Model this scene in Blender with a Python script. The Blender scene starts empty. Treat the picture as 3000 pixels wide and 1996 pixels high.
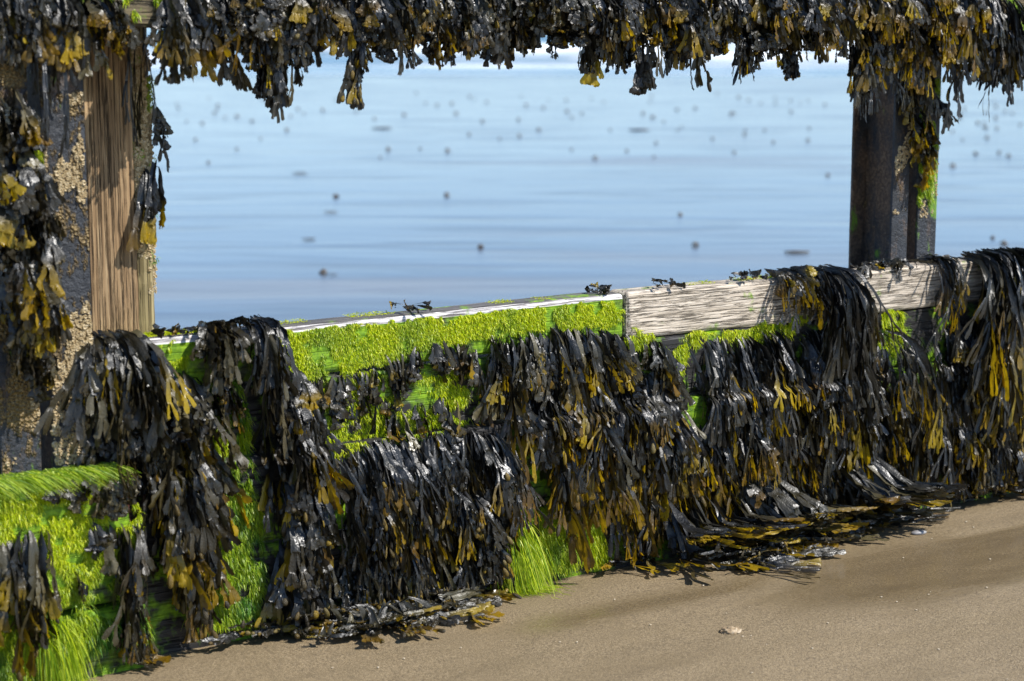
import bpy, bmesh, math, random
import numpy as np
from mathutils import Vector, Matrix

R = math.radians
rng = np.random.default_rng(7)
random.seed(7)
sc = bpy.context.scene
COL = sc.collection

# ------------------------------------------------------------------ camera, sky, sun, exposure
F_PX, CAM_H, PITCH = 5833.0, 1.68, R(9.14)
FW = np.array([0, math.cos(PITCH), -math.sin(PITCH)])
UP = np.array([0, math.sin(PITCH), math.cos(PITCH)])
RT = np.array([1.0, 0, 0])
CAM = np.array([0, 0, CAM_H])


def ray(px, py):
    return RT * (px - 1500) / F_PX + UP * (998 - py) / F_PX + FW


def gnd(px, py, z=0.0):
    d = ray(px, py)
    return CAM + d * ((z - CAM_H) / d[2])


A = gnd(700, 1855)                      # foot of the wall, left
EU = gnd(2700, 1478) - A
EU /= np.linalg.norm(EU)                # along the wall, to the right and away
EN = np.array([EU[1], -EU[0], 0.0])     # out of the wall, towards the camera side
ROTZ = math.atan2(EU[1], EU[0])

cam = bpy.data.cameras.new('camera')
cam.lens = 36.0 * F_PX / 3000.0
cam.sensor_width = 36.0
cam.clip_start, cam.clip_end = 0.05, 9000
cam.dof.use_dof = True
cam.dof.focus_distance = 6.0
cam.dof.aperture_fstop = 2.8
camo = bpy.data.objects.new('camera', cam)
COL.objects.link(camo)
camo.location = CAM
camo.rotation_euler = (math.pi / 2 - PITCH, 0, 0)
sc.camera = camo

SUN_EL, SUN_AZ = R(50), R(36)
sh = EN * math.cos(SUN_AZ) + EU * math.sin(SUN_AZ)
sdir = Vector((sh[0] * math.cos(SUN_EL), sh[1] * math.cos(SUN_EL), math.sin(SUN_EL)))
sun = bpy.data.lights.new('sun', 'SUN')
sun.energy = 4.6
sun.angle = R(0.53)
sun.color = (1.0, 0.965, 0.91)
suno = bpy.data.objects.new('sun', sun)
COL.objects.link(suno)
suno.rotation_euler = sdir.to_track_quat('Z', 'Y').to_euler()
suno.location = (5, -3, 8)

w = bpy.data.worlds.new('World')
sc.world = w
w.use_nodes = True
nt = w.node_tree
sky = nt.nodes.new('ShaderNodeTexSky')
sky.sky_type = 'NISHITA'
sky.sun_disc = False
sky.sun_elevation = SUN_EL
sky.sun_rotation = math.atan2(sh[0], sh[1])
sky.altitude = 0
sky.air_density = 0.75
sky.dust_density = 0.0
sky.ozone_density = 3.2
bg = nt.nodes['Background']
bg.inputs[1].default_value = 0.14
nt.links.new(sky.outputs[0], bg.inputs[0])

sc.view_settings.view_transform = 'Standard'
sc.view_settings.look = 'None'
sc.view_settings.exposure = 0.62
sc.view_settings.gamma = 1.0
sc.render.engine = 'CYCLES'
sc.cycles.use_denoising = True
sc.cycles.max_bounces = 6
sc.cycles.transparent_max_bounces = 4
sc.cycles.sample_clamp_indirect = 6.0


# ------------------------------------------------------------------ wall frame and helpers
def W(u, s, z):
    return A + EU * u + EN * s + np.array([0, 0, z])


def wp(px, py, s=0.0):
    """photo pixel -> (u, z) on the vertical plane s metres in front of the wall"""
    d = ray(px, py)
    t = ((A + EN * s - CAM) @ EN) / (d @ EN)
    p = CAM + d * t
    return float((p - A) @ EU), float(p[2])


K = 3000 / 2357.0                       # my measuring scale


def wd(x, y, s=0.0):
    return wp(x * K, y * K, s)


def tag(o, label=None, cat=None, group=None, kind=None):
    if label and len(label.replace('-', ' ').split()) > 16: print('LONG', label)
    if label: o['label'] = label
    if cat: o['category'] = cat
    if group: o['group'] = group
    if kind: o['kind'] = kind
    return o


def empty(name, loc, rot=True):
    o = bpy.data.objects.new(name, None)
    o.empty_display_size = 0.05
    COL.objects.link(o)
    o.location = loc
    if rot: o.rotation_euler = (0, 0, ROTZ)
    return o


def mesh_np(name, verts, faces, mats, attr=None, smooth=True, fmat=None):
    """verts (n,3) array, faces: list of index arrays (m,3) / (m,4)"""
    me = bpy.data.meshes.new(name)
    verts = np.asarray(verts, dtype=np.float32)
    fl = [np.asarray(f, dtype=np.int32) for f in faces if len(f)]
    nl = sum(f.size for f in fl)
    npoly = sum(len(f) for f in fl)
    me.vertices.add(len(verts))
    me.vertices.foreach_set('co', verts.ravel())
    me.loops.add(nl)
    me.loops.foreach_set('vertex_index', np.concatenate([f.ravel() for f in fl]))
    me.polygons.add(npoly)
    tot = np.concatenate([np.full(len(f), f.shape[1], dtype=np.int32) for f in fl])
    start = np.concatenate([[0], np.cumsum(tot)[:-1]]).astype(np.int32)
    me.polygons.foreach_set('loop_start', start)
    me.polygons.foreach_set('loop_total', tot)
    me.polygons.foreach_set('use_smooth', np.full(npoly, smooth, dtype=bool))
    if fmat is not None:
        me.polygons.foreach_set('material_index', np.asarray(fmat, dtype=np.int32))
    me.update(calc_edges=True)
    if attr is not None:
        a = me.attributes.new('tone', 'FLOAT_COLOR', 'POINT')
        a.data.foreach_set('color', np.asarray(attr, dtype=np.float32).ravel())
    for m in (mats if isinstance(mats, (list, tuple)) else [mats]):
        me.materials.append(m)
    return me


def link(name, me, parent=None, loc=None, rot=True):
    o = bpy.data.objects.new(name, me)
    COL.objects.link(o)
    if parent is not None:
        o.parent = parent
    else:
        if loc is not None: o.location = loc
        if rot: o.rotation_euler = (0, 0, ROTZ)
    return o


def vnoise(p, seed=0):
    """value noise, p (n,3)"""
    p = np.asarray(p, dtype=np.float64)
    i = np.floor(p).astype(np.int64)
    f = p - i
    f = f * f * (3 - 2 * f)
    r = np.zeros(len(p))
    for dx in (0, 1):
        for dy in (0, 1):
            for dz in (0, 1):
                h = (i[:, 0] + dx) * 374761393 + (i[:, 1] + dy) * 668265263 + (i[:, 2] + dz) * 2147483647 + seed * 974711
                h = (h ^ (h >> 13)) * 1274126177
                h = (h ^ (h >> 16)) & 0xffff
                wgt = (f[:, 0] if dx else 1 - f[:, 0]) * (f[:, 1] if dy else 1 - f[:, 1]) * (f[:, 2] if dz else 1 - f[:, 2])
                r += wgt * h / 65535.0
    return r


def fbm(p, seed=0, octv=4):
    p = np.asarray(p, dtype=np.float64)
    r = 0; a = .5; t = 0
    for k in range(octv):
        r = r + a * vnoise(p * 2 ** k, seed + k); t += a; a *= .5
    return r / t


# ------------------------------------------------------------------ materials
class NT:
    def __init__(self, name):
        self.m = bpy.data.materials.new(name)
        self.m.use_nodes = True
        self.t = self.m.node_tree
        self.p = self.t.nodes['Principled BSDF']
        self.out = self.t.nodes['Material Output']

    def n(self, kind, **kw):
        nd = self.t.nodes.new(kind)
        for k, v in kw.items(): setattr(nd, k, v)
        return nd

    def l(self, a, b): self.t.links.new(a, b)

    def coord(self, scale=(1, 1, 1), kind='Object', rot=(0, 0, 0), loc=(0, 0, 0)):
        tc = self.n('ShaderNodeTexCoord'); mp = self.n('ShaderNodeMapping')
        mp.inputs['Scale'].default_value = scale
        mp.inputs['Rotation'].default_value = rot
        mp.inputs['Location'].default_value = loc
        self.l(tc.outputs[kind], mp.inputs[0])
        return mp.outputs[0]

    def noise(self, vec, scale, detail=4, rough=.55, dist=0):
        nd = self.n('ShaderNodeTexNoise')
        nd.inputs['Scale'].default_value = scale
        nd.inputs['Detail'].default_value = detail
        nd.inputs['Roughness'].default_value = rough
        nd.inputs['Distortion'].default_value = dist
        if vec is not None: self.l(vec, nd.inputs['Vector'])
        return nd.outputs['Fac']

    def voro(self, vec, scale, feature='F1'):
        nd = self.n('ShaderNodeTexVoronoi', feature=feature)
        nd.inputs['Scale'].default_value = scale
        self.l(vec, nd.inputs['Vector'])
        return nd.outputs['Distance']

    def ramp(self, fac, stops, interp='LINEAR'):
        nd = self.n('ShaderNodeValToRGB')
        cr = nd.color_ramp; cr.interpolation = interp
        while len(cr.elements) < len(stops): cr.elements.new(.5)
        for e, (pos, c) in zip(cr.elements, stops):
            e.position = pos
            e.color = (c, c, c, 1) if isinstance(c, (int, float)) else (*c, 1)
        self.l(fac, nd.inputs[0])
        return nd.outputs[0]

    def mix(self, fac, a, b, blend='MIX'):
        nd = self.n('ShaderNodeMix', data_type='RGBA', blend_type=blend)
        for sock, v in ((nd.inputs[0], fac), (nd.inputs[6], a), (nd.inputs[7], b)):
            if isinstance(v, (int, float)): sock.default_value = v if sock == nd.inputs[0] else (v, v, v, 1)
            elif isinstance(v, tuple): sock.default_value = (*v, 1)
            else: self.l(v, sock)
        return nd.outputs[2]

    def math(self, op, a, b=0.0):
        nd = self.n('ShaderNodeMath', operation=op)
        for sock, v in ((nd.inputs[0], a), (nd.inputs[1], b)):
            if isinstance(v, (int, float)): sock.default_value = v
            else: self.l(v, sock)
        return nd.outputs[0]

    def bump(self, h, strength, dist, prev=None):
        nd = self.n('ShaderNodeBump')
        nd.inputs['Strength'].default_value = strength
        nd.inputs['Distance'].default_value = dist
        self.l(h, nd.inputs['Height'])
        if prev is not None: self.l(prev, nd.inputs['Normal'])
        return nd.outputs[0]

    def set(self, **kw):
        for k, v in kw.items():
            s = self.p.inputs[k.replace('_', ' ')]
            if isinstance(v, (int, float)): s.default_value = v
            elif isinstance(v, tuple): s.default_value = (*v, 1)
            else: self.l(v, s)
        return self

    def translucent(self, color, fac, normal=None):
        tr = self.n('ShaderNodeBsdfTranslucent')
        if isinstance(color, tuple): tr.inputs[0].default_value = (*color, 1)
        else: self.l(color, tr.inputs[0])
        mx = self.n('ShaderNodeMixShader')
        if isinstance(fac, (int, float)): mx.inputs[0].default_value = fac
        else: self.l(fac, mx.inputs[0])
        self.l(self.p.outputs[0], mx.inputs[1]); self.l(tr.outputs[0], mx.inputs[2])
        self.l(mx.outputs[0], self.out.inputs[0])


def mat_weed():
    k = NT('wet_wrack')
    at = k.n('ShaderNodeAttribute', attribute_name='tone')
    sp = k.n('ShaderNodeSeparateColor'); k.l(at.outputs['Color'], sp.inputs[0])
    yel, rnd, aux = sp.outputs[0], sp.outputs[1], sp.outputs[2]
    co = k.coord()
    nz = k.noise(co, 45, 3)
    dark = k.ramp(rnd, [(0, (.0018, .0022, .0028)), (.35, (.0050, .0050, .0040)), (.6, (.014, .0118, .0055)), (.82, (.028, .023, .009)), (1, (.080, .066, .030))])
    ochre = k.ramp(aux, [(0, (.16, .080, .003)), (.35, (.30, .17, .003)), (.7, (.44, .28, .004)), (1, (.55, .39, .010))])
    yf = k.math('MULTIPLY', yel, k.ramp(nz, [(.3, .55), (.6, 1.0)]))
    col = k.mix(yf, dark, ochre)
    spots = k.ramp(k.voro(co, 210), [(.12, 1.0), (.3, 0.0)])
    col = k.mix(k.math('MULTIPLY', spots, .18), col, (.16, .14, .09))
    v = k.voro(co, 190)
    b1 = k.bump(v, .32, .0016)
    b2 = k.bump(k.noise(co, 70, 3), .40, .004, b1)
    rough = k.ramp(k.noise(co, 25, 2), [(.3, .30), (.7, .54)])
    k.set(Base_Color=col, Roughness=rough, Normal=b2, Specular_IOR_Level=.56)
    k.translucent(k.mix(.6, col, (.62, .42, .008)), k.math('MULTIPLY', yf, .6))
    return k.m


def mat_algae():
    k = NT('green_algae')
    at = k.n('ShaderNodeAttribute', attribute_name='tone')
    sp = k.n('ShaderNodeSeparateColor'); k.l(at.outputs['Color'], sp.inputs[0])
    c = k.ramp(sp.outputs[1], [(0, (.14, .28, .004)), (.35, (.41, .53, .005)), (.7, (.63, .69, .010)), (1, (.78, .79, .08))])
    deep = k.ramp(sp.outputs[1], [(0, (.015, .085, .010)), (.5, (.06, .22, .012)), (1, (.42, .60, .20))])
    col = k.mix(sp.outputs[0], c, deep)
    k.set(Base_Color=col, Roughness=.38, Specular_IOR_Level=.35)
    k.translucent(col, .4)
    return k.m


def grain(k, axis_scale, co=None):
    """wood grain height: long along local x"""
    co = k.coord(axis_scale)
    wob = k.noise(co, 1.0, 5, .62, 1.2)
    return wob


def mat_wood(name, c0, c1, c2, along='x', crack=.45, green=0.0, wet=.7, cracksc=1.0, bstr=.8, gs=1.0):
    k = NT(name)
    s = (1.6 * gs, 46 * gs, 46 * gs) if along == 'x' else (115, 115, 1.6)
    s2 = (4.5 * gs, 120 * gs, 120 * gs) if along == 'x' else (250, 250, 3.2)
    co = k.coord(s); co2 = k.coord(tuple(x * cracksc for x in s2))
    g1 = k.noise(co, 1.0, 5, .6, 1.4 if along == 'x' else .5)
    g2 = k.noise(co2, 1.0, 3, .6, 1.0 if along == 'x' else .35)
    base = k.ramp(g1, [(.28, c0), (.5, c1), (.72, c2)])
    cr = k.ramp(g2, [(.36, 0.0), (.36 + crack * .22, 1.0)])
    col = k.mix(cr, tuple(x * .34 for x in c0), base)
    blot = k.noise(k.coord((5, 5, 5)), 1.0, 4)
    col = k.mix(k.ramp(blot, [(.45, 0.0), (.75, .5)]), col, tuple(x * .6 for x in c0))
    if green:
        gm = k.noise(k.coord((9, 9, 9)), 1.0, 5, .65)
        gf = k.ramp(gm, [(.62 - green * .35, 0.0), (.70 - green * .3, .95)])
        gc = k.ramp(k.noise(k.coord((60, 60, 60)), 1.0, 2), [(.3, (.08, .18, .006)), (.7, (.24, .40, .012))])
        col = k.mix(gf, col, gc)
    h = k.math('ADD', k.math('MULTIPLY', cr, .7), k.math('MULTIPLY', g1, .6))
    k.set(Base_Color=col, Roughness=wet, Normal=k.bump(h, bstr, .006), Specular_IOR_Level=.3)
    return k.m


def mat_steel(name, crust=.35, green=0.0, rust=.5):
    k = NT(name)
    co = k.coord()
    n1 = k.noise(co, 14, 5, .6); n2 = k.noise(k.coord((1, 1, .45)), 11, 5, .7); n3 = k.noise(co, 90, 4, .65)
    base = k.ramp(n1, [(.3, (.010, .012, .016)), (.7, (.028, .032, .040))])
    base = k.mix(k.ramp(n2, [(.62 - rust * .25, 0.0), (.78 - rust * .2, .9)]), base, k.ramp(n3, [(.3, (.05, .028, .015)), (.5, (.12, .072, .042)), (.7, (.26, .17, .10))]))
    cf = k.math('MULTIPLY', k.ramp(k.noise(k.coord((1, 1, .5), loc=(3, 1, 2)), 9, 6, .72), [(.66 - crust * .3, 0.0), (.71 - crust * .3, 1.0)]), 1.0)
    cc = k.ramp(k.noise(co, 160, 3, .7), [(.3, (.07, .042, .014)), (.5, (.22, .145, .05)), (.75, (.44, .33, .16))])
    col = k.mix(cf, base, cc)
    if green:
        gf = k.ramp(k.noise(k.coord((1, 1, .4), loc=(7, 0, 0)), 16, 5, .7), [(.66 - green * .3, 0.0), (.74 - green * .3, .9)])
        col = k.mix(gf, col, (.14, .28, .012))
    h = k.math('ADD', k.math('MULTIPLY', n3, .5), k.math('MULTIPLY', k.math('MULTIPLY', cf, k.voro(co, 120)), 1.6))
    k.set(Base_Color=col, Roughness=.55, Normal=k.bump(h, 1.0, .014), Specular_IOR_Level=.5)
    return k.m


def mat_sand():
    k = NT('damp_sand')
    co = k.coord()
    fine = k.noise(co, 230, 3, .9); med = k.noise(co, 110, 3, .8); big = k.noise(co, 2.2, 4, .55, .4)
    streak = k.noise(k.coord((1.2, 14, 1), rot=(0, 0, R(8))), 1.0, 5, .6, .3)
    c = k.ramp(fine, [(.32, (.085, .060, .031)), (.46, (.205, .149, .081)), (.56, (.285, .214, .122)), (.72, (.52, .41, .26))])
    c = k.mix(k.ramp(med, [(.36, .6), (.52, 0.0)]), c, (.062, .046, .028))
    c = k.mix(k.ramp(big, [(.38, .3), (.62, 0.0)]), c, (.19, .14, .072))
    c = k.mix(k.ramp(streak, [(.52, 0.0), (.76, .28)]), c, (.10, .074, .042))
    wetn = k.noise(k.coord((.9, 3.2, 1), rot=(0, 0, R(6)), loc=(2.2, .3, 0)), 1.0, 4, .55, .3)
    at = k.n('ShaderNodeAttribute', attribute_name='tone')
    sp = k.n('ShaderNodeSeparateColor'); k.l(at.outputs['Color'], sp.inputs[0])
    wet = k.math('MULTIPLY', sp.outputs[0], k.ramp(wetn, [(.28, 0.0), (.46, 1.0)]))
    c = k.mix(k.math('MULTIPLY', wet, .5), c, (.10, .072, .040))
    rough = k.mix(wet, .60, .10)
    h = k.math('ADD', fine, k.math('MULTIPLY', med, .8))
    nd = k.n('ShaderNodeBump'); nd.inputs['Distance'].default_value = .0035
    k.l(k.mix(wet, .85, .10), nd.inputs['Strength']); k.l(h, nd.inputs['Height'])
    k.set(Base_Color=c, Roughness=rough, Normal=nd.outputs[0], Specular_IOR_Level=k.mix(wet, .4, .95))
    return k.m


def mat_flat():
    """wet sand behind the groyne with a skin of water over most of it"""
    k = NT('wet_sand_film')
    tc = k.n('ShaderNodeTexCoord')
    co = k.coord((.16, .8, 1), rot=(0, 0, R(-3)))
    co2 = k.coord((.42, 1.9, 1), rot=(0, 0, R(-5)))
    co3 = k.coord((.08, .36, 1), rot=(0, 0, R(4)))
    a = k.noise(co, .9, 4, .5, 1.2); b = k.noise(co2, .8, 4, .55, 1.0); c = k.noise(co3, 1.0, 3, .5, .4)
    sep = k.n('ShaderNodeSeparateXYZ'); k.l(tc.outputs['Object'], sep.inputs[0])
    near = k.n('ShaderNodeMapRange'); near.inputs[1].default_value = 8.5; near.inputs[2].default_value = 15
    near.inputs[3].default_value = -.16; near.inputs[4].default_value = .16
    k.l(sep.outputs[1], near.inputs[0])
    m = k.math('ADD', k.math('ADD', k.math('MULTIPLY', a, .5), k.math('MULTIPLY', c, .5)), near.outputs[0])
    film = k.ramp(m, [(.36, 0.0), (.60, 1.0)])
    drk = k.ramp(b, [(.36, 1.0), (.50, 0.0)])
    col = k.mix(film, (.19, .178, .165), (.050, .062, .075))
    col = k.mix(k.math('MULTIPLY', drk, .28), col, (.035, .036, .038))
    rough = k.mix(film, .30, k.mix(drk, .16, .21))
    h = k.math('ADD', k.math('MULTIPLY', b, .6), k.math('MULTIPLY', a, .6))
    k.set(Base_Color=col, Roughness=rough, Normal=k.bump(h, .34, .04), Specular_IOR_Level=.8)
    return k.m


def mat_sea():
    k = NT('sea_water')
    at = k.n('ShaderNodeAttribute', attribute_name='tone')
    sp = k.n('ShaderNodeSeparateColor'); k.l(at.outputs['Color'], sp.inputs[0])
    co = k.coord((.35, 1.3, 1))
    n1 = k.noise(co, .8, 5, .65)
    foam = k.math('MULTIPLY', sp.outputs[0], k.ramp(k.noise(k.coord((.22, .9, 1)), 1.1, 5, .7), [(.36, .12), (.52, 1.0)]))
    col = k.mix(foam, (.03, .13, .19), (.88, .90, .90))
    k.set(Base_Color=col, Roughness=k.mix(foam, .14, .8), Normal=k.bump(n1, .6, .25), Specular_IOR_Level=.5)
    return k.m


def mat_plain(name, stops, scale, rough=.6, bump=.4, bd=.004):
    k = NT(name)
    n1 = k.noise(k.coord(), scale, 4, .65)
    k.set(Base_Color=k.ramp(n1, stops), Roughness=rough, Normal=k.bump(n1, bump, bd))
    return k.m


M_WEED = mat_weed()
M_ALGAE = mat_algae()
M_PALE = mat_wood('bleached_timber', (.34, .28, .21), (.58, .495, .39), (.71, .625, .52), 'x', .6, .06, .75, 1.0, 1.1, 1.7)
M_EDGE = mat_wood('worn_white_timber', (.34, .31, .30), (.70, .66, .64), (.84, .80, .78), 'x', .7, .04, .8, 1.0, 1.0)
M_DARK = mat_wood('soaked_timber', (.012, .011, .011), (.028, .026, .025), (.05, .046, .042), 'x', .5, .35, .5)
M_TOP = mat_wood('grey_timber_top', (.05, .045, .042), (.12, .11, .10), (.20, .185, .17), 'x', .5, .25, .7)
M_MOSS = mat_wood('algae_stained_timber', (.03, .032, .02), (.07, .075, .04), (.12, .12, .07), 'x', .5, .75, .6)
M_BROWN = mat_wood('weathered_brown_timber', (.14, .085, .042), (.33, .21, .105), (.52, .365, .20), 'z', .6, 0, .8, 1.2, 1.2)
M_OCHRE = mat_wood('ochre_crusted_timber', (.10, .075, .03), (.26, .20, .09), (.42, .34, .18), 'z', .5, .14, .8, .7, 1.0)
M_STEEL = mat_steel('crusted_steel', .55, .12, .35)
M_STEEL2 = mat_steel('dark_wet_steel', .26, 0, .30)
M_STEEL3 = mat_steel('green_streaked_steel', .22, .42, .2)
M_RUST = mat_steel('rusty_web_steel', .22, .12, .95)
M_BARN = mat_plain('barnacle_shell', [(.3, (.20, .13, .055)), (.5, (.42, .32, .17)), (.75, (.66, .58, .42))], 90, .7)
M_SAND = mat_sand()
M_FLAT = mat_flat()
M_SEA = mat_sea()
M_CAST = mat_plain('coiled_sand', [(.3, (.085, .07, .058)), (.7, (.17, .135, .10))], 60, .55)
M_SCRAP = mat_plain('drift_weed', [(.3, (.02, .016, .01)), (.7, (.12, .075, .03))], 30, .4)
M_SHELL = mat_plain('shell_chip', [(.3, (.42, .31, .19)), (.7, (.70, .62, .48))], 120, .4)
M_STONE = mat_plain('sandy_stone', [(.3, (.12, .075, .04)), (.5, (.32, .23, .13)), (.75, (.60, .50, .36))], 70, .8, .9, .01)
M_PEB = mat_plain('grey_pebble', [(.3, (.16, .15, .15)), (.7, (.34, .33, .32))], 60, .35)
M_RAIL = mat_wood('rail_timber', (.05, .04, .025), (.13, .10, .055), (.24, .19, .10), 'x', .5, .22, .7)
M_RED = mat_wood('red_soaked_timber', (.05, .016, .014), (.13, .04, .035), (.20, .075, .065), 'x', .4, 0, .35)

# ------------------------------------------------------------------ ground, flat, sea
def nonuni(lo, hi, a, b, fine, grow=1.25):
    xs = list(np.arange(a, b + fine * .5, fine))
    st = fine
    while xs[-1] < hi: st *= grow; xs.append(min(xs[-1] + st, hi))
    st = fine
    while xs[0] > lo: st *= grow; xs.insert(0, max(xs[0] - st, lo))
    return np.array(xs)


def grid(xs, ys, zf):
    X, Y = np.meshgrid(xs, ys)
    P = np.stack([X.ravel(), Y.ravel(), np.zeros(X.size)], 1)
    P[:, 2] = zf(P)
    nx, ny = len(xs), len(ys)
    i = np.arange(nx * ny).reshape(ny, nx)
    q = np.stack([i[:-1, :-1].ravel(), i[:-1, 1:].ravel(), i[1:, 1:].ravel(), i[1:, :-1].ravel()], 1)
    return P, q


def sand_z(P):                                    # local (u, -s)
    u, s = P[:, 0], -P[:, 1]
    q = np.stack([u * 1.3, s * 2.6, np.zeros(len(P))], 1)
    q2 = np.stack([u * 4, s * 9, np.ones(len(P))], 1)
    z = (fbm(q, 3) - .5) * .05 + (fbm(q2, 9) - .5) * .010
    z *= np.clip((s - .12) / .8, 0, 1)
    return z - .0005 - .012 * np.exp(-((s - .05) / .08) ** 2)


us = nonuni(-14, 16, -1.4, 3.8, .018)
ss = nonuni(-.02, 14, 0, 1.9, .018)
P, q = grid(us, -ss[::-1], sand_z)
uu, s_ = P[:, 0], -P[:, 1]
# damp skin of water lies on the sand to the right, in front of the weed
wetm = np.clip((uu - 1.25) / .5, 0, 1) * np.clip(1 - np.abs(s_ - .62) / .42, 0, 1) * 1.4
wetm = np.maximum(wetm, np.clip((uu - .5) / .3, 0, 1) * np.clip(1 - np.abs(s_ - .42) / .13, 0, 1))
wetm = np.clip(wetm, 0, 1)
o = link('sand', mesh_np('sand', P, [q], M_SAND, np.stack([wetm] * 3 + [np.ones_like(wetm)], 1)), None, W(0, 0, 0))
tag(o, kind='structure')

# flat: a sheet behind the wall, in world axes, its near edge along the wall
us2 = nonuni(-220, 320, -2, 6, .5)
bs = nonuni(.02, 260, .02, 6, .4)
P, q = grid(us2, bs, lambda P: -.002 - .0006 * np.clip(P[:, 1] - 40, 0, None) + 0 * P[:, 0])
Pw = A + P[:, :1] * EU - 0 + P[:, 1:2] * (-EN) + np.array([0, 0, 1.0]) * P[:, 2:3]
o = link('wet_sand_flat', mesh_np('wet_sand_flat', Pw, [q], M_FLAT), None, None, False)
tag(o, kind='structure')


def sea_fields(P):
    x, y = P[:, 0], P[:, 1]
    wob = (fbm(np.stack([x * .05, y * .01, 0 * x], 1), 21) - .5)
    amp = np.clip(fbm(np.stack([x * .09, 0 * x, 0 * x + 3], 1), 33) * 1.7 - .25, .15, 1)
    z = np.zeros(len(P)); f = np.zeros(len(P))
    for yc, h, wd_, sd in ((80, .42, 2.0, 1), (97, .70, 2.6, 2), (125, .8, 4, 3), (170, 1.0, 5, 4)):
        am = np.clip(fbm(np.stack([x * .07, 0 * x, 0 * x + sd * 7], 1), 40 + sd) * 2.4 - .65, .1, 1)
        d = y - (yc + wob * 14)
        prof = np.exp(-np.where(d < 0, (d / (wd_ * .5)) ** 2, (d / (wd_ * 1.6)) ** 2))
        z += h * am * prof
        fr = np.where(d < 0, np.exp(-(d / (wd_ * .9)) ** 2), np.exp(-(d / (wd_ * .5)) ** 2))
        f = np.maximum(f, fr * np.clip(am * 2.0 - .55, 0, 1) * (1.0 if yc < 110 else .4))
    # spent lace of foam running up the flat
    d = y - (63.5 + wob * 8)
    f = np.maximum(f, .55 * np.exp(-(d / 1.6) ** 2))
    d = y - (72 + wob * 12)
    f = np.maximum(f, .38 * np.exp(-(d / 3.0) ** 2))
    d = y - (73.5 + wob * 9)
    am2 = np.clip(fbm(np.stack([x * .10, y * .03, 0 * x], 1), 61) * 2.8 - .50, .2, 1)
    f = np.maximum(f, am2 * np.exp(-(d / 3.6) ** 4))
    f = np.maximum(f, .12 * ((y > 76) & (y < 104)))
    z += (fbm(np.stack([x * .5, y * .9, 0 * x], 1), 5) - .5) * .12 * np.clip((y - 66) / 20, 0, 1)
    return z, f


xs = nonuni(-2600, 2600, -46, 46, .55)
ys = np.concatenate([np.arange(61, 150, .5), nonuni(150, 6000, 150, 200, 1.0)[1:]])
Z = {}


def sz(P):
    z, f = sea_fields(P)
    Z['f'] = f
    return z - .0006 * 21 + .012


P, q = grid(xs, ys, sz)
f = np.clip(Z['f'], 0, 1)
o = link('sea', mesh_np('sea', P, [q], M_SEA, np.stack([f] * 3 + [np.ones_like(f)], 1)), None, None, False)
tag(o, kind='structure')


# ------------------------------------------------------------------ groyne timber and steel
def box_bm(bm, x0, x1, s0, s1, z0, z1, bev=.006, seg=2, jig=0.0, cuts=0, mi=0):
    """box in the wall frame: u x0..x1, s s0..s1, z z0..z1"""
    b = bmesh.new()
    v = [b.verts.new((x, -s, z)) for x in (x0, x1) for s in (s0, s1) for z in (z0, z1)]
    for f in ((0, 1, 3, 2), (4, 6, 7, 5), (0, 4, 5, 1), (2, 3, 7, 6), (0, 2, 6, 4), (1, 5, 7, 3)):
        b.faces.new([v[i] for i in f])
    bmesh.ops.recalc_face_normals(b, faces=b.faces)
    if bev: bmesh.ops.bevel(b, geom=list(b.edges), offset=bev, segments=seg, affect='EDGES', profile=.5)
    if cuts:
        dx = (x1 - x0, z1 - z0)
        ax = 0 if dx[0] > dx[1] else 2
        for c in range(1, cuts):
            co = [0, 0, 0]; no = [0, 0, 0]
            co[ax] = (x0 if ax == 0 else z0) + dx[0 if ax == 0 else 1] * c / cuts; no[ax] = 1
            bmesh.ops.bisect_plane(b, geom=list(b.verts) + list(b.edges) + list(b.faces), plane_co=co, plane_no=no)
        if jig:
            for vv in b.verts:
                t = vv.co[ax]
                vv.co.y += math.sin(t * 5.1 + x0 * 9) * jig * .6 + random.uniform(-jig, jig) * .35
                if ax == 0: vv.co.z += math.sin(t * 3.3 + z0 * 5) * jig * .5 + random.uniform(-jig, jig) * .2
                else: vv.co.x += math.sin(t * 4.3 + x0 * 5) * jig * .7 + random.uniform(-jig, jig) * .4
    for f in b.faces: f.smooth = False; f.material_index = mi
    tmp = bpy.data.meshes.new('t'); b.to_mesh(tmp); b.free()
    bm.from_mesh(tmp); bpy.data.meshes.remove(tmp)


def bm_obj(name, bm, mats, parent=None, loc=None):
    me = bpy.data.meshes.new(name)
    bm.normal_update(); bm.to_mesh(me); bm.free()
    for m in (mats if isinstance(mats, (list, tuple)) else [mats]): me.materials.append(m)
    return link(name, me, parent, loc)


ORG = W(0, 0, 0)
ZT = .848                                         # top of the low wall
U_L, U_J, U_R = -.405, 1.338, 3.9
wall = empty('timber_wall', ORG)
tag(wall, 'low weed-hung timber groyne wall of stacked planks running across the sand', 'groyne wall')
bm = bmesh.new(); box_bm(bm, U_L, U_J - .002, -.10, 0, .704, ZT, .018, 3, .004, 30)
for f in bm.faces:
    n = f.normal
    if n.z > .9: f.material_index = 2
    elif n.z > .12 and n.y < -.1: f.material_index = 1
tag(bm_obj('plank', bm, [M_MOSS, M_EDGE, M_TOP], wall), 'top plank with a worn white edge and a green algae face')
bm = bmesh.new(); box_bm(bm, U_J + .002, U_R, -.10, .006, .700, ZT, .016, 3, .005, 40)
for f in bm.faces:
    if f.normal.z > .9: f.material_index = 1
tag(bm_obj('plank', bm, [M_PALE, M_PALE], wall), 'bleached pale top plank with wavy grain')
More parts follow.
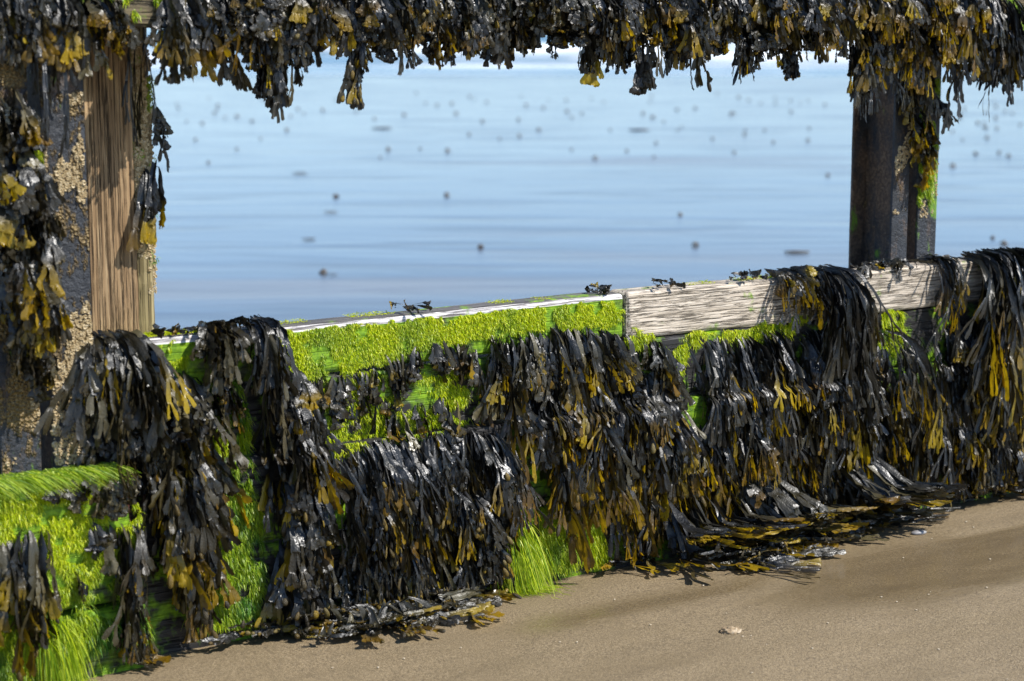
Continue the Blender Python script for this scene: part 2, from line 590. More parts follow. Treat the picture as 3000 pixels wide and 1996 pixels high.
for z0, z1, s0, m in ((.505, .698, 0, M_DARK), (.255, .502, .035, M_DARK), (-.15, .252, .028, M_DARK)):
    bm = bmesh.new(); box_bm(bm, U_L, U_R, -.09, s0, z0, z1, .012, 2, .005, 50)
    bm_obj('plank', bm, m, wall)

# upper rail: two stacked baulks above the view line
rail = empty('upper_rail', ORG)
tag(rail, 'high horizontal timber rail across the top of the picture thick with hanging seaweed', 'groyne rail')


def rail_z(u): return 1.662 - .020 * (u + .2)


bm = bmesh.new(); box_bm(bm, -3.2, 5.2, -.085, .035, 0, .26, .012, 2, .006, 50)
for v in bm.verts: v.co.z += rail_z(v.co.x)
bm_obj('beam', bm, M_RAIL, rail)
bm = bmesh.new(); box_bm(bm, -3.2, 5.2, -.085, .030, .266, .50, .012, 2, .006, 50)
for v in bm.verts: v.co.z += rail_z(v.co.x)
bm_obj('beam', bm, M_DARK, rail)


def channel(parent, u_web, u_toe, s_f, s_b, z0, z1, m_f, m_w):
    """steel channel: web along s at u_web, two flanges reaching u_toe"""
    c = empty('steel_channel', (0, 0, 0)); c.rotation_euler = (0, 0, 0); c.parent = parent
    t = .011
    a, b = sorted((u_web, u_toe))
    sgn = 1 if u_toe > u_web else -1
    bm = bmesh.new(); box_bm(bm, a, b, s_f - t, s_f, z0, z1, .003, 2, .0015, 26); bm_obj('flange', bm, m_f, c)
    bm = bmesh.new(); box_bm(bm, a, b, s_b, s_b + t, z0, z1, .003, 2, .0015, 26); bm_obj('flange', bm, m_w, c)
    w0, w1 = sorted((u_web + sgn * .001, u_web + sgn * (t + .003)))
    bm = bmesh.new(); box_bm(bm, w0, w1, s_b + t + .001, s_f - t - .001, z0, z1, 0, 0, .001, 26); bm_obj('web', bm, m_w, c)
    return c


pl = empty('steel_post', W(-.53, .03, 0))
tag(pl, 'barnacle-crusted steel post of two upright channels at the left edge beside the brown timber', 'groyne post')
# children are in post-local coords: shift to wall frame
hold = empty('channel_pair', (0, 0, 0)); hold.parent = pl; hold.rotation_euler = (0, 0, 0); hold.location = (.53, .03, 0)
bpy.data.objects.remove(hold)


def channel_at(root, off, *a):
    c = channel(root, *a)
    c.location = (-off[0], off[1], 0)
    return c


channel_at(pl, (-.53, .03), -.560, -.665, .03, -.20, -.3, 1.667, M_STEEL, M_RUST)
channel_at(pl, (-.53, .03), -.527, -.412, .03, -.20, -.3, 1.667, M_STEEL, M_RUST)
pr = empty('steel_post', W(2.67, -.10, 0))
tag(pr, 'dark steel post of paired channels standing behind the pale plank at the right', 'groyne post')
channel_at(pr, (2.67, -.10), 2.650, 2.573, -.105, -.315, -.3, 1.60, M_STEEL2, M_RUST)
channel_at(pr, (2.67, -.10), 2.697, 2.790, -.105, -.315, -.3, 1.60, M_STEEL3, M_RUST)

tp = empty('timber_post', W(-.26, -.2, 0))
tag(tp, 'upright brown weathered timber post with deep vertical grain behind the left end of the wall', 'timber post')
# heartwood face and a wany crusted corner
prof = [(-.357, -.104), (-.215, -.104), (-.196, -.112), (-.172, -.135), (-.157, -.175), (-.157, -.30), (-.357, -.30)]


def extrude_prof(name, pts, z0, z1, m, parent, off, cuts=40, jig=.003, seed=1):
    rs = random.Random(seed)
    n_ = len(pts); V = []; Fc = []
    for k in range(cuts + 1):
        z = z0 + (z1 - z0) * k / cuts
        for (u, s) in pts:
            V.append((u - off[0] + math.sin(z * 6 + s * 40) * jig + rs.uniform(-jig, jig) * .5, -(s - off[1]) + rs.uniform(-jig, jig) * .5, z))
    for k in range(cuts):
        for i in range(n_):
            j = (i + 1) % n_
            Fc.append((k * n_ + i, k * n_ + j, (k + 1) * n_ + j, (k + 1) * n_ + i))
    me = bpy.data.meshes.new(name)
    me.from_pydata(V, [], Fc + [tuple(range(n_))[::-1], tuple(cuts * n_ + i for i in range(n_))])
    me.materials.append(m)
    return link(name, me, parent)


extrude_prof('heartwood', [(-.357, -.104), (-.32, -.1025), (-.27, -.1025), (-.225, -.106), (-.225, -.30), (-.357, -.30)], -.2, 1.664, M_BROWN, tp, (-.26, -.2), 60, .0015, 3)
tag(extrude_prof('waney_edge', [(-.2235, -.109), (-.20, -.108), (-.178, -.116), (-.156, -.15), (-.156, -.29), (-.2235, -.29)], -.2, 1.664, M_OCHRE, tp, (-.26, -.2), 60, .004, 5), 'ochre barnacled edge strip with green algae')

# low front walings at bottom left
BS = .098
wl = link('waling_block', None) if False else None
bm = bmesh.new(); box_bm(bm, -1.75, -.338, .033, BS, .178, .528, .022, 3, .006, 24)
for f in bm.faces:
    if f.normal.x > .6: f.material_index = 1
for v in bm.verts: v.co.x += (v.co.z - .35) * -.09 + .33; v.co.y += .06; v.co.z -= .178
tag(bm_obj('timber_waling', bm, [M_MOSS, M_RED], None, W(-.33, .06, .178)), 'thick upper baulk coated in bright green algae with a red end at bottom left', 'waling')
bm = bmesh.new(); box_bm(bm, -1.75, -.318, .033, BS + .01, -.12, .168, .022, 3, .006, 24)
for v in bm.verts: v.co.x += .33; v.co.y += .06
tag(bm_obj('timber_waling', bm, [M_MOSS], None, W(-.33, .06, 0)), 'lowest green slimy baulk resting in the sand at the bottom left corner', 'waling')


# ------------------------------------------------------------------ surfaces the weed lies on
def surf_wall(u, z):
    s = np.where(z > .70, np.where(u > U_J, .006, 0.0), np.where(z > .505, 0.0, .035))
    return np.where((u < -.335) & (z < .53), BS, s)


def surf_rail(u, z):
    return np.where(z > rail_z(u) - .005, .035, -.3)


def surf_lpost(u, z):
    return np.where(z < .53, BS, .03) + 0 * u


def surf_rpost(u, z):
    return np.where(z > rail_z(u) - .005, .035, -.105)


def surf_tpost(u, z): return np.where(u > -.16, -.4, -.10) + 0 * z


T7 = np.array([0, .24, .48, .72, .90, 1.0])
TERM = np.array([.50, .74, .96, 1.08, .98, .62])


def nrm(v): return v / (np.linalg.norm(v, axis=1, keepdims=True) + 1e-9)


def grow_clump(u0, z0, surf, N, su, szr, L, wd_, out, yellow, lean, bl, nlev, top, fan, rootdir, tone, s_root, spread_out, flip, ground_dir, stipe, sdir=.02):
    r = rng
    N = int(N * 1.25)
    u = u0 + r.normal(0, 1, N) * su
    z = z0 + r.uniform(-1, 1, N) * szr
    if top:
        s = r.uniform(-.075, -.012, N); z = np.full(N, ZT + .008) + r.uniform(0, .02, N)
    else:
        s = surf(u, z) + .004
        if s_root is not None: s = np.full(N, s_root) + r.uniform(-.02, .02, N)
    p = np.stack([u, s, z], 1)
    lay = r.uniform(.006, out, N)
    Ln = .91 * L * np.exp(r.normal(0, .28, N))
    wn = 1.22 * wd_ * np.exp(r.normal(0, .24, N))
    phi = r.normal(.15, .55) + r.normal(0, .65, N)
    tw = r.normal(0, 1.4, N)
    ln = lean + r.normal(0, fan, N)
    yf = np.where(r.random(N) < yellow, r.uniform(.45, 1, N), r.uniform(0, .06, N))
    rd = np.clip(r.normal(tone, .22, N), 0, 1)
    aux = r.random(N)
    d = nrm(np.stack([ln * 1.6 + r.normal(0, .3, N), .55 + .4 * r.random(N), np.full(N, rootdir)], 1))
    V = [np.array([[u.mean(), s.mean(), z.mean()]])]
    T = [np.array([[0, tone, .5, 1]])]
    Q = []; Tr = []
    nv = 1
    prev = None                                   # last ring indices (M,3) per ribbon
    BL = []
    travelled = np.zeros(N)
    Ltot = Ln.copy()
    for lev in range(nlev):
        M = len(p)
        last = lev == nlev - 1
        if nlev == 4: frac = (.40, .22, .20, .18)[lev]
        elif lev == 0: frac = .48 if nlev > 2 else .58
        else: frac = .30 if not last else .26
        if stipe and lev == 0: frac = .62
        seg = Ltot * frac * r.uniform(.75, 1.25, M)
        term = np.ones(M, bool) if last else (r.random(M) < (.06 if lev == 0 else .22))
        cup = r.normal(.0, .16, M)
        curl = r.normal(0, 1, M)
        ring_idx = []
        rings = []
        sd = None
        for k in range(6):
            if k:
                ds = seg * (T7[k] - T7[k - 1])
                sf = surf(p[:, 0], p[:, 2])
                tgt = np.stack([ln, np.full(M, sdir), np.full(M, -1.0)], 1)
                ontop = (p[:, 2] > ZT - .002) & (p[:, 1] < .012) & top
                tgt[ontop] = np.stack([ln, np.full(M, 1.0), np.full(M, -.12)], 1)[ontop]
                onground = p[:, 2] < .022
                og = np.stack([ln * 1.2 + ground_dir[0], np.full(M, ground_dir[1]), np.zeros(M)], 1)
                tgt[onground] = og[onground]
                kk = np.where(onground, .38, (.44 if lev == 0 else .21))
                kk = np.where(ontop, .6, kk)[:, None]
                d = nrm(d * (1 - kk) + nrm(tgt) * kk + r.normal(0, .065, (M, 3)))
                p = p + d * ds[:, None]
                sf = surf(p[:, 0], p[:, 2])
                mn = sf + lay * min(1, .35 + lev * .4 + k * .08)
                low = (p[:, 1] < mn) & ~((p[:, 2] > ZT) & top)
                p[:, 1] = np.where(low, p[:, 1] + (mn - p[:, 1]) * .55, p[:, 1])
                mx = np.maximum(sf, -.02 if top else sf) + out + .03
                far = (p[:, 1] > mx) & ~onground & (sf > -.25)
                p[:, 1] = np.where(far, p[:, 1] - (p[:, 1] - mx) * .35, p[:, 1])
                if top:
                    t_ = (p[:, 1] < .008) & (p[:, 2] < ZT + .008)
                    p[:, 2] = np.where(t_, ZT + .008, p[:, 2])
                gz = .005 + lay * .55
                p[:, 2] = np.maximum(p[:, 2], gz)
            ang = phi + tw * (travelled + (seg * T7[k])) / .35
            nb = np.stack([np.sin(ang), np.cos(ang), np.full(M, .25)], 1)
            g = p[:, 2] < .03
            nb[g] = np.array([.05, .8, .75]) + .55 * np.stack([np.sin(ang), np.cos(ang), 0 * ang], 1)[g]
            sd = nrm(np.cross(d, nb))
            nn = np.cross(sd, d)
            ws = .16 if lev == 0 else .56
            if stipe and lev == 0: wk_n = .13 + .10 * T7[k]
            else: wk_n = ws + (.86 - ws) * T7[k] + .08 * math.sin(T7[k] * 3)
            wk = wn * .5 * np.where(term, TERM[k] if lev else TERM[k] * min(1, .2 + T7[k] * 2), wk_n)
            wl = wk * r.uniform(.80, 1.18, M); wr = wk * r.uniform(.80, 1.18, M)
            ruf = r.normal(0, .26, (M, 2)) * wk[:, None]
            ctr = p + nn * (cup * wk)[:, None]
            tipk = np.where(term & (k == 5), 1.0, 0.0)[:, None]
            rib = ctr + nn * (.10 * wk)[:, None] - d * (wk * 1.25)[:, None] * tipk
            pa, pb = p - sd * wl[:, None], p + sd * wr[:, None]
            back = d * (wk * .55)[:, None] * tipk
            a = pa + nn * ruf[:, :1] - back
            b = pb + nn * ruf[:, 1:] - back
            ha = .5 * (ctr + pa) + nn * (ruf[:, :1] * .25 - (.06 * wk)[:, None])
            hb = .5 * (ctr + pb) + nn * (ruf[:, 1:] * .25 - (.06 * wk)[:, None])
            rings.append(np.stack([a, ha, rib, hb, b], 1))  # M,5,3
            prog = (lev + T7[k]) / nlev
            ty = yf * np.clip(prog * 2.3 - .95, 0, 1)
            tone_k = np.stack([ty, rd, aux, np.ones(M)], 1)
            T.append(np.repeat(tone_k, 5, axis=0))
            ring_idx.append(nv + np.arange(M * 5).reshape(M, 5))
            V.append(rings[-1].reshape(-1, 3)); nv += M * 5
        for k in range(5):
            a, b = ring_idx[k], ring_idx[k + 1]
            for j in range(4):
                Q.append(np.stack([a[:, j], a[:, j + 1], b[:, j + 1], b[:, j]], 1))
        f0 = ring_idx[0]
        if prev is None:
            z_ = np.zeros(M, dtype=int)
            Tr.append(np.stack([z_, f0[:, 1], f0[:, 2]], 1)); Tr.append(np.stack([z_, f0[:, 2], f0[:, 3]], 1))
        else:
            Q.append(np.stack([prev[:, 1], prev[:, 2], f0[:, 2], f0[:, 0]], 1))
            Q.append(np.stack([prev[:, 2], prev[:, 3], f0[:, 4], f0[:, 2]], 1))
        if bl > 0 and lev > 0:
            for i in np.nonzero(term & (r.random(M) < bl))[0]:
                c = rings[3][i, 2] * .6 + rings[4][i, 2] * .4
                BL.append((c, d[i], sd[i], nn[i], min(.0085, wn[i] * r.uniform(.40, .56)), min(.020, seg[i] * r.uniform(.32, .46)), yf[i] * .5 + .15 * r.random(), min(1, rd[i] + .25), aux[i]))
        if not last:
            kp = np.nonzero(~term)[0]
            if not len(kp): break
            fk = spread_out if spread_out else 1.0
            an = r.uniform(.16, .50, len(kp))[:, None] * fk
            off = (sd[kp] * (wn[kp] * .20)[:, None])
            dd, sdd = d[kp], sd[kp]
            p = np.concatenate([p[kp] - off, p[kp] + off])
            d = nrm(np.concatenate([dd * np.cos(an) - sdd * np.sin(an), dd * np.cos(an * .8) + sdd * np.sin(an * .8)]))
            prev = np.concatenate([ring_idx[5][kp]] * 2)
            tr_ = (travelled + seg)[kp]
            travelled = np.concatenate([tr_, tr_])
            c2 = lambda x: np.concatenate([x[kp], x[kp]])
            lay, wn, phi, tw, yf, rd, aux, Ltot = map(c2, (lay, wn * (.84 if nlev < 4 else .80), phi, tw, yf, rd, aux, Ltot))
            phi = phi + r.normal(0, .25, len(phi))
            ln = np.concatenate([ln[kp] - .07 * fk, ln[kp] + .07 * fk]) + r.normal(0, .06 * fk, len(kp) * 2)
    return np.concatenate(V), np.concatenate(T), Q, Tr, BL


def bladder_mesh(y, rd, ax):
    ns, nr = 8, 7
    th = np.linspace(0, 2 * math.pi, ns, endpoint=False)
    V = []; Q = []
    for f in np.linspace(.1, math.pi - .1, nr):
        t = math.cos(f); rr = math.sin(f) * (1 - .25 * t)
        V.append(np.stack([np.cos(th) * rr, np.sin(th) * rr * .8, np.full(ns, -t)], 1))
    for k in range(nr - 1):
        i = k * ns + np.arange(ns); j = k * ns + (np.arange(ns) + 1) % ns
        Q.append(np.stack([i, j, j + ns, i + ns], 1))
    caps = [np.arange(ns)[None, ::-1], ((nr - 1) * ns + np.arange(ns))[None]]
    return mesh_np('air_bladder', np.concatenate(V), [np.concatenate(Q)] + caps, M_WEED, np.tile([y, rd, ax, 1], (ns * nr, 1)))


BLM = [bladder_mesh(y, rd, ax) for y, rd, ax in ((.1, .7, .2), (.25, .8, .4), (.4, .9, .5), (.05, .55, .3), (.6, .85, .7), (.2, .95, .8))]


ORD = ['first', 'second', 'third', 'fourth', 'fifth', 'sixth', 'seventh', 'eighth', 'ninth', 'tenth', 'eleventh', 'twelfth', 'thirteenth', 'fourteenth', 'fifteenth', 'sixteenth', 'seventeenth', 'eighteenth', 'nineteenth', 'twentieth',
       'twenty-first', 'twenty-second', 'twenty-third', 'twenty-fourth', 'twenty-fifth', 'twenty-sixth', 'twenty-seventh', 'twenty-eighth', 'twenty-ninth', 'thirtieth', 'thirty-first', 'thirty-second', 'thirty-third', 'thirty-fourth', 'thirty-fifth', 'thirty-sixth']
NCL = [0, 0]


def clump(px, py, label, group, surf=surf_wall, sp=0.0, N=24, su=.045, szr=.02, L=.22, w=.020, out=.06, yellow=.2, lean=.05, bl=0.0,
          nlev=4, top=False, fork=1.0, fan=.10, rootdir=-.35, tone=.35, s_root=None, cat='seaweed', ground_dir=(.2, 1.0), stipe=False, sdir=.02, name='seaweed_tuft', disp=True):
    u0, z0 = (wd(px, py, sp) if disp else (px, py))
    V, T, Q, Tr, BL = grow_clump(u0, z0, surf, N, su, szr, L, w, out, yellow, lean, bl, nlev, top, fan, rootdir, tone, s_root, fork, 1, ground_dir, stipe, sdir)
    org = V[0].copy()
    V = V - org; V[:, 1] *= -1
    root = empty(name, W(*org))
    tag(root, label, cat, group)
    link('frond_spray', mesh_np('frond_spray', V, [np.concatenate(Q), np.concatenate(Tr)], M_WEED, T), root)
    BL.sort(key=lambda q: -q[0][1])
    flip = np.array([1, -1, 1])
    for (c, d, sd, nn, rw, rl, y, rd, ax) in BL[:12]:
        o = link('air_bladder', BLM[rng.integers(len(BLM))], root)
        sx, nx, dx = sd * flip * rw, nn * flip * rw, d * flip * rl
        t_ = (c - org) * flip
        o.matrix_local = Matrix(((sx[0], nx[0], dx[0], t_[0]), (sx[1], nx[1], dx[1], t_[1]), (sx[2], nx[2], dx[2], t_[2]), (0, 0, 0, 1)))
    NCL[0] += 1; NCL[1] += N


def row(pts, n, look, where, group, side='left', jit=10, **kw):
    """n tufts along a polyline measured in the photo"""
    pts = np.array(pts, float)
    seg = np.linalg.norm(np.diff(pts, axis=0), axis=1)
    cum = np.concatenate([[0], np.cumsum(seg)])
    for i in range(n):
        t = cum[-1] * (i + .5) / n
        x = np.interp(t, cum, pts[:, 0]) + rng.uniform(-1, 1) * jit
        y = np.interp(t, cum, pts[:, 1]) + rng.uniform(-1, 1) * jit
        lab = f'{look}, {ORD[i]} from left, {where}'
        k2 = dict(kw)
        k2['yellow'] = min(.8, kw.get('yellow', .2) * rng.uniform(.6, 1.9))
        k2['lean'] = kw.get('lean', .05) + rng.normal(0, .09)
        k2['su'] = kw.get('su', .045) * .74
        k2['out'] = kw.get('out', .06) * (rng.uniform(.55, 1.5) if kw.get('sdir', 0) < .1 else 1)
        k2['tone'] = kw.get('tone', .35) + rng.uniform(-.08, .08)
        k2['L'] = kw.get('L', .22) * rng.uniform(.88, 1.14)
        clump(x, y, lab, group, **k2)


exec_rows = True
G_W, G_R, G_P, G_S = 'seaweed tufts on the low wall', 'seaweed tufts on the upper rail', 'seaweed tufts on the posts', 'loose seaweed on the sand'

# --- low wall, left end
row([(215, 800), (310, 795)], 2, 'broad olive wrack draped over wall top', 'the left corner', G_W, N=18, su=0.035, L=0.3, w=.030, out=.09, yellow=.10, lean=0.0, top=True, tone=.5)
row([(320, 872), (425, 864)], 3, 'grey-sheened broad wrack tuft', 'under the short mossy plank', G_W, N=17, su=0.035, L=0.25, w=.031, out=.09, yellow=.14, lean=.12, tone=.62)
row([(240, 930), (300, 950)], 2, 'dark broad wrack tuft', 'the shaded pair beside the left post', G_W, N=14, su=.035, L=0.15, w=.028, out=.06, yellow=.08, lean=0.05, tone=.4)
row([(348, 985), (428, 985)], 3, 'long ochre-tipped wrack tuft', 'the second layer at the left end', G_W, N=16, su=0.025, L=.30, w=.028, out=.07, yellow=.35, lean=0.08, bl=.08, tone=.42)
row([(368, 1110), (425, 1110)], 2, 'ochre-tipped wrack tuft', 'the third layer at the left end', G_W, N=14, su=0.022, L=0.24, w=.026, out=.06, yellow=.4, lean=0.06, bl=.15, tone=.35)
row([(378, 1200), (440, 1240)], 2, 'narrow straggling wrack tuft', 'the lowest layer beside the red baulk end', G_W, N=9, su=0.014, L=0.22, w=.024, out=.05, yellow=.35, lean=0.03, bl=.15, tone=.35)
clump(505, 775, 'fan of silvery-grey wrack humped on the wall top above green algae', G_W, N=20, su=0.018, L=.17, w=.026, out=0.09, yellow=.10, lean=0.0, top=True, tone=.6, fan=0.06, fork=0.7)
clump(500, 860, 'small dark wrack tuft hanging below the silvery fan', G_W, N=10, su=0.02, L=0.12, w=.022, out=.05, yellow=.25, bl=.2, tone=.4)
# column
clump(600, 790, 'black wrack tuft heading the long weed column left of the bright algae band', G_W, N=20, su=0.016, L=.27, w=.022, out=.08, yellow=.08, top=True, tone=.35, fan=0.06, fork=0.7)
for yy, lbl, n_ in ((860, 'second', 20), (950, 'third', 24), (1040, 'fourth', 26), (1130, 'fifth', 24), (1220, 'sixth', 22), (1310, 'seventh', 20)):
    cx = {860: 645, 950: 640, 1040: 655, 1130: 668, 1220: 665, 1310: 660}[yy]
    clump(cx, yy, f'dark wrack tuft, {lbl} from the top of the long column beside the green gap', G_W, N=n_, su=.026, fan=.07, fork=.75, szr=.03, L=.21, w=.022, out=.12, yellow=.22, bl=.12 if yy > 1000 else .04, lean=.04, tone=.33)
clump(690, 960, 'broad black drooping wrack tuft on the right flank of the long column', G_W, N=12, su=.02, L=.24, w=.034, out=.07, yellow=.15, lean=.12, tone=.2)
# --- below the bright band
row([(690, 890), (850, 848), (1000, 808), (1110, 790)], 7, 'short grey wrack tuft', 'just under the bright algae band', G_W, N=10, su=.035, L=0.085, w=.019, out=.035, yellow=.12, lean=-.05, nlev=2, tone=.62)
row([(690, 950), (800, 925), (930, 900)], 4, 'sparse short brown wrack tuft', 'the second row under the algae band', G_W, N=7, su=.035, L=.085, w=.017, out=.03, yellow=.15, lean=-.05, nlev=2, tone=.6)
row([(880, 960), (1060, 925)], 3, 'sparse small wrack tuft', 'on the green patch above the ledge', G_W, N=6, su=.03, L=.09, w=.018, out=.03, yellow=.1, lean=-.08, nlev=2, tone=.65)
row([(1100, 850), (1180, 840)], 2, 'dense short wrack tuft', 'third row under the band near the middle', G_W, N=11, su=.035, L=.13, w=.020, out=.04, yellow=.15, lean=.0, tone=.55)
row([(1120, 795), (1260, 775), (1430, 770)], 5, 'amber-tipped grey wrack tuft', 'below the algae by the plank joint', G_W, N=24, su=.04, L=.19, w=.022, out=.05, yellow=.35, lean=.03, tone=.52)
# --- ledge
LD = 'dark bladdered wrack tuft'
row([(775, 1030), (900, 1010), (1140, 985)], 6, LD, 'the row rooted along the ledge', G_W, N=30, su=.045, L=.24, w=.019, out=.075, yellow=.14, lean=.12, bl=.10, tone=.3, nlev=4)
row([(775, 1120), (960, 1095), (1130, 1080)], 5, LD, 'the first row below the ledge', G_W, N=28, su=.045, L=.22, w=.018, out=.075, yellow=.16, lean=.12, bl=.22, tone=.3, nlev=4)
row([(790, 1210), (960, 1190), (1080, 1176)], 4, LD, 'the second row below the ledge', G_W, N=28, su=.050, L=.22, w=.018, out=.070, yellow=.18, lean=.10, bl=.28, tone=.33, nlev=4)
row([(785, 1300), (920, 1285), (1050, 1262)], 4, LD, 'the third row below the ledge', G_W, N=24, su=.045, L=.20, w=.018, out=.07, yellow=.2, lean=.06, bl=.32, tone=.38, nlev=4)
# --- middle right
MR = 'amber-tipped blue-black wrack tuft'
row([(1200, 870), (1500, 870)], 5, MR, 'the second row right of the middle', G_W, N=28, su=.042, L=.22, w=.021, out=.07, yellow=.36, lean=.08, bl=.04, tone=.32)
row([(1265, 960), (1545, 945)], 5, MR, 'the third row right of the middle', G_W, N=28, su=.045, L=.24, w=.021, out=.075, yellow=.38, lean=.10, bl=.06, tone=.3)
row([(1370, 1035), (1560, 1025)], 3, MR, 'the fourth row right of the middle', G_W, N=26, su=.045, L=.22, w=.020, out=.07, yellow=.35, lean=.08, bl=.08, tone=.3)
row([(1420, 1100), (1560, 1085)], 3, MR, 'the lowest row right of the middle', G_W, N=20, su=.040, L=.20, w=.020, out=.055, yellow=.3, lean=.06, bl=.1, tone=.3)
clump(1500, 790, 'limp olive wrack tuft hanging alone just below the plank joint', G_W, N=12, su=.02, L=.20, w=.024, out=.05, yellow=.2, lean=.15, tone=.5)
# --- big right mane
BM = 'blue-black strap wrack tuft'
row([(1600, 790), (1750, 772), (1960, 760)], 5, BM, 'the top row under the bleached plank', G_W, N=32, su=.045, L=.26, w=.018, out=.07, yellow=.14, lean=.10, tone=.3, nlev=4)
row([(1600, 870), (1760, 850), (1960, 830)], 5, BM, 'the second row under the bleached plank', G_W, N=30, su=.05, L=.26, w=.018, out=.085, yellow=.2, lean=.12, tone=.28, nlev=4)
row([(1600, 960), (1780, 935), (1970, 910)], 5, BM, 'the third row under the bleached plank', G_W, N=30, su=.05, L=.26, w=.018, out=.09, yellow=.35, lean=.12, bl=.04, tone=.26, nlev=4)
row([(1590, 1050), (1780, 1020), (1970, 990)], 5, 'yellow-tipped strap wrack tuft', 'the fourth row under the bleached plank', G_W, N=28, su=.05, L=.24, w=.018, out=.085, yellow=.42, lean=.12, bl=.05, tone=.26, nlev=4)
row([(1600, 1130), (1780, 1100), (1950, 1060)], 4, 'yellow-tipped strap wrack tuft', 'the fifth row under the bleached plank', G_W, N=24, su=.05, L=.22, w=.018, out=.08, yellow=.4, lean=.12, bl=.06, tone=.26, nlev=4)
clump(1825, 640, 'bushy amber wrack tuft with many rounded lobes heaped on the bleached plank', G_W, N=34, su=.055, L=.15, w=.017, out=.06, yellow=.55, lean=.1, top=True, tone=.45)
clump(1905, 632, 'long black wrack tuft draped over the bleached plank beside the amber heap', G_W, N=40, su=.030, L=.40, w=.018, out=.075, yellow=.15, lean=.05, top=True, tone=.3, fan=.07)
# --- thin stems
row([(2000, 760), (2090, 755)], 3, 'thin-stemmed wiry wrack tuft', 'the stalky bunch below the right post', G_W, N=12, su=.022, L=.32, w=.015, out=.06, yellow=.25, lean=.06, tone=.4, stipe=True, rootdir=.6)
row([(1990, 900), (2090, 885)], 2, 'small crinkled wrack tuft', 'the upper layer of the stalky bunch', G_W, N=24, su=.04, L=.20, w=.016, out=.07, yellow=.22, lean=.08, bl=.15, tone=.36, nlev=4)
row([(2000, 990), (2100, 970)], 2, 'small crinkled wrack tuft', 'the lower layer of the stalky bunch', G_W, N=24, su=.04, L=.22, w=.016, out=.06, yellow=.4, lean=.05, bl=.2, tone=.33, nlev=4)
# --- right edge
row([(2150, 640), (2185, 640)], 2, 'thin dark wrack over the pale plank', 'left of the right-hand mane', G_W, N=7, su=.02, L=0.28, w=0.012, out=.06, yellow=.22, lean=.03, top=True, tone=.35)
row([(2246, 592), (2352, 580)], 4, 'glossy black mane-like wrack tuft', 'heaped over the wall top at right', G_W, N=44, su=.05, L=.42, w=.020, out=.10, yellow=.16, lean=.06, top=True, tone=.3, fan=.10)
for k, (yy, ll, yl) in enumerate(((740, .24, .3), (840, .24, .4), (930, .22, .42), (1010, .18, .4))):
    row([(2150, yy + 12), (2345, yy)], 3, ('yellow-tipped dark wrack tuft' if k else 'dark strap wrack tuft'), f'the {["upper", "middle", "lower", "lowest"][k]} layer at the right edge', G_W, N=28, su=.05, L=ll, w=.018, out=.09, yellow=yl, lean=.05, bl=.06 * k, tone=.3)
# --- sweeping onto the sand
row([(1470, 1110), (1640, 1120)], 2, 'long trailing wrack tuft sweeping onto sand', 'near end of the big mane', G_W, N=16, su=.05, L=.46, w=.026, out=.25, sdir=.40, yellow=.3, lean=.16, tone=.33, ground_dir=(.1, .8))
row([(1640, 1085), (1720, 1075), (1790, 1060)], 3, 'long black wrack fanning over sand', 'the foot of the big mane', G_W, N=20, su=.035, L=0.4, w=.026, out=0.22, yellow=.12, lean=0.28, tone=.68, fan=.14, nlev=4, sdir=0.42, rootdir=-.9, ground_dir=(.5, .8))
row([(1870, 1040), (1950, 1020)], 2, 'long slanting black wrack over sand', 'right foot of big mane', G_W, N=20, su=.03, L=0.4, w=.024, out=.30, nlev=4, sdir=0.4, rootdir=-.9, yellow=.12, lean=0.5, tone=0.62, fan=.08, ground_dir=(.8, .7))


def pile(px, py, label, N, L, w, gd, tone=.4, yellow=.25, bl=.1, su=.04, hz=.03, name='seaweed_pile', fan=.6, nlev=4):
    g = gnd(px * K, py * K)
    u0 = float((g - A) @ EU); s0 = float((g - A) @ EN)
    clump(u0, hz, label, G_S, surf=lambda u, z: np.full_like(u, -.3), disp=False, s_root=s0, N=N, su=su, szr=hz * .8, L=L, w=w, out=.085, yellow=yellow, lean=0,
          bl=bl, tone=tone, ground_dir=gd, fan=fan, rootdir=.1, name=name, nlev=nlev)


pile(890, 1452, 'heap of bladdered olive wrack lying on the sand below the ledge weed', 46, .16, .022, (.1, .6), .6, .4, .5, .07, .05)
pile(800, 1440, 'brown wrack scraps at the left of the bladdered heap', 22, .13, .018, (-.3, .7), .45, .25, .3)
pile(1000, 1412, 'wet brown wrack strewn from the heap towards the green drape', 26, .17, .024, (.5, .5), .6, .2, .2, .05)
pile(640, 1448, 'ochre and black wrack curled on sand at the column foot', 22, .14, .024, (.1, .5), .4, .5, .2)
pile(705, 1448, 'small black wrack scrap right of the column foot', 14, .10, .020, (.4, .4), .35, .2, .1)
pile(1740, 1295, 'flattened olive wrack swash on the wet sand at the mane foot', 30, .18, .020, (1.0, .5), .5, .2, .05, .07)
pile(1800, 1250, 'silvery black wrack laid flat on the sand right of the mane', 22, .18, .022, (1.2, .2), .45, .2, .05, .06, .05)
pile(1900, 1240, 'loose wrack ends pointing right on the wet sand', 20, .16, .025, (1.5, .2), .45, .3, .05, .05)
pile(1960, 1190, 'dark wrack spray under the slanting fronds', 24, .18, .025, (1.3, .4), .4, .3, .05, .05)
pile(2250, 1130, 'amber wrack piece on sand by the right-hand mane', 14, .16, .022, (.8, .5), .4, .55, .1, .03)
pile(2335, 1115, 'brown matted wrack on sand at the right edge', 26, .15, .020, (.6, .4), .55, .3, .1, .05)
pile(2090, 1145, 'few ochre wrack blades touching sand below the stalky bunch', 12, .12, .022, (.4, .5), .35, .5, .1, .04)
pile(2140, 1130, 'wrack ends resting on sand left of the right-hand mane', 14, .12, .020, (.6, .4), .35, .4, .1, .04)
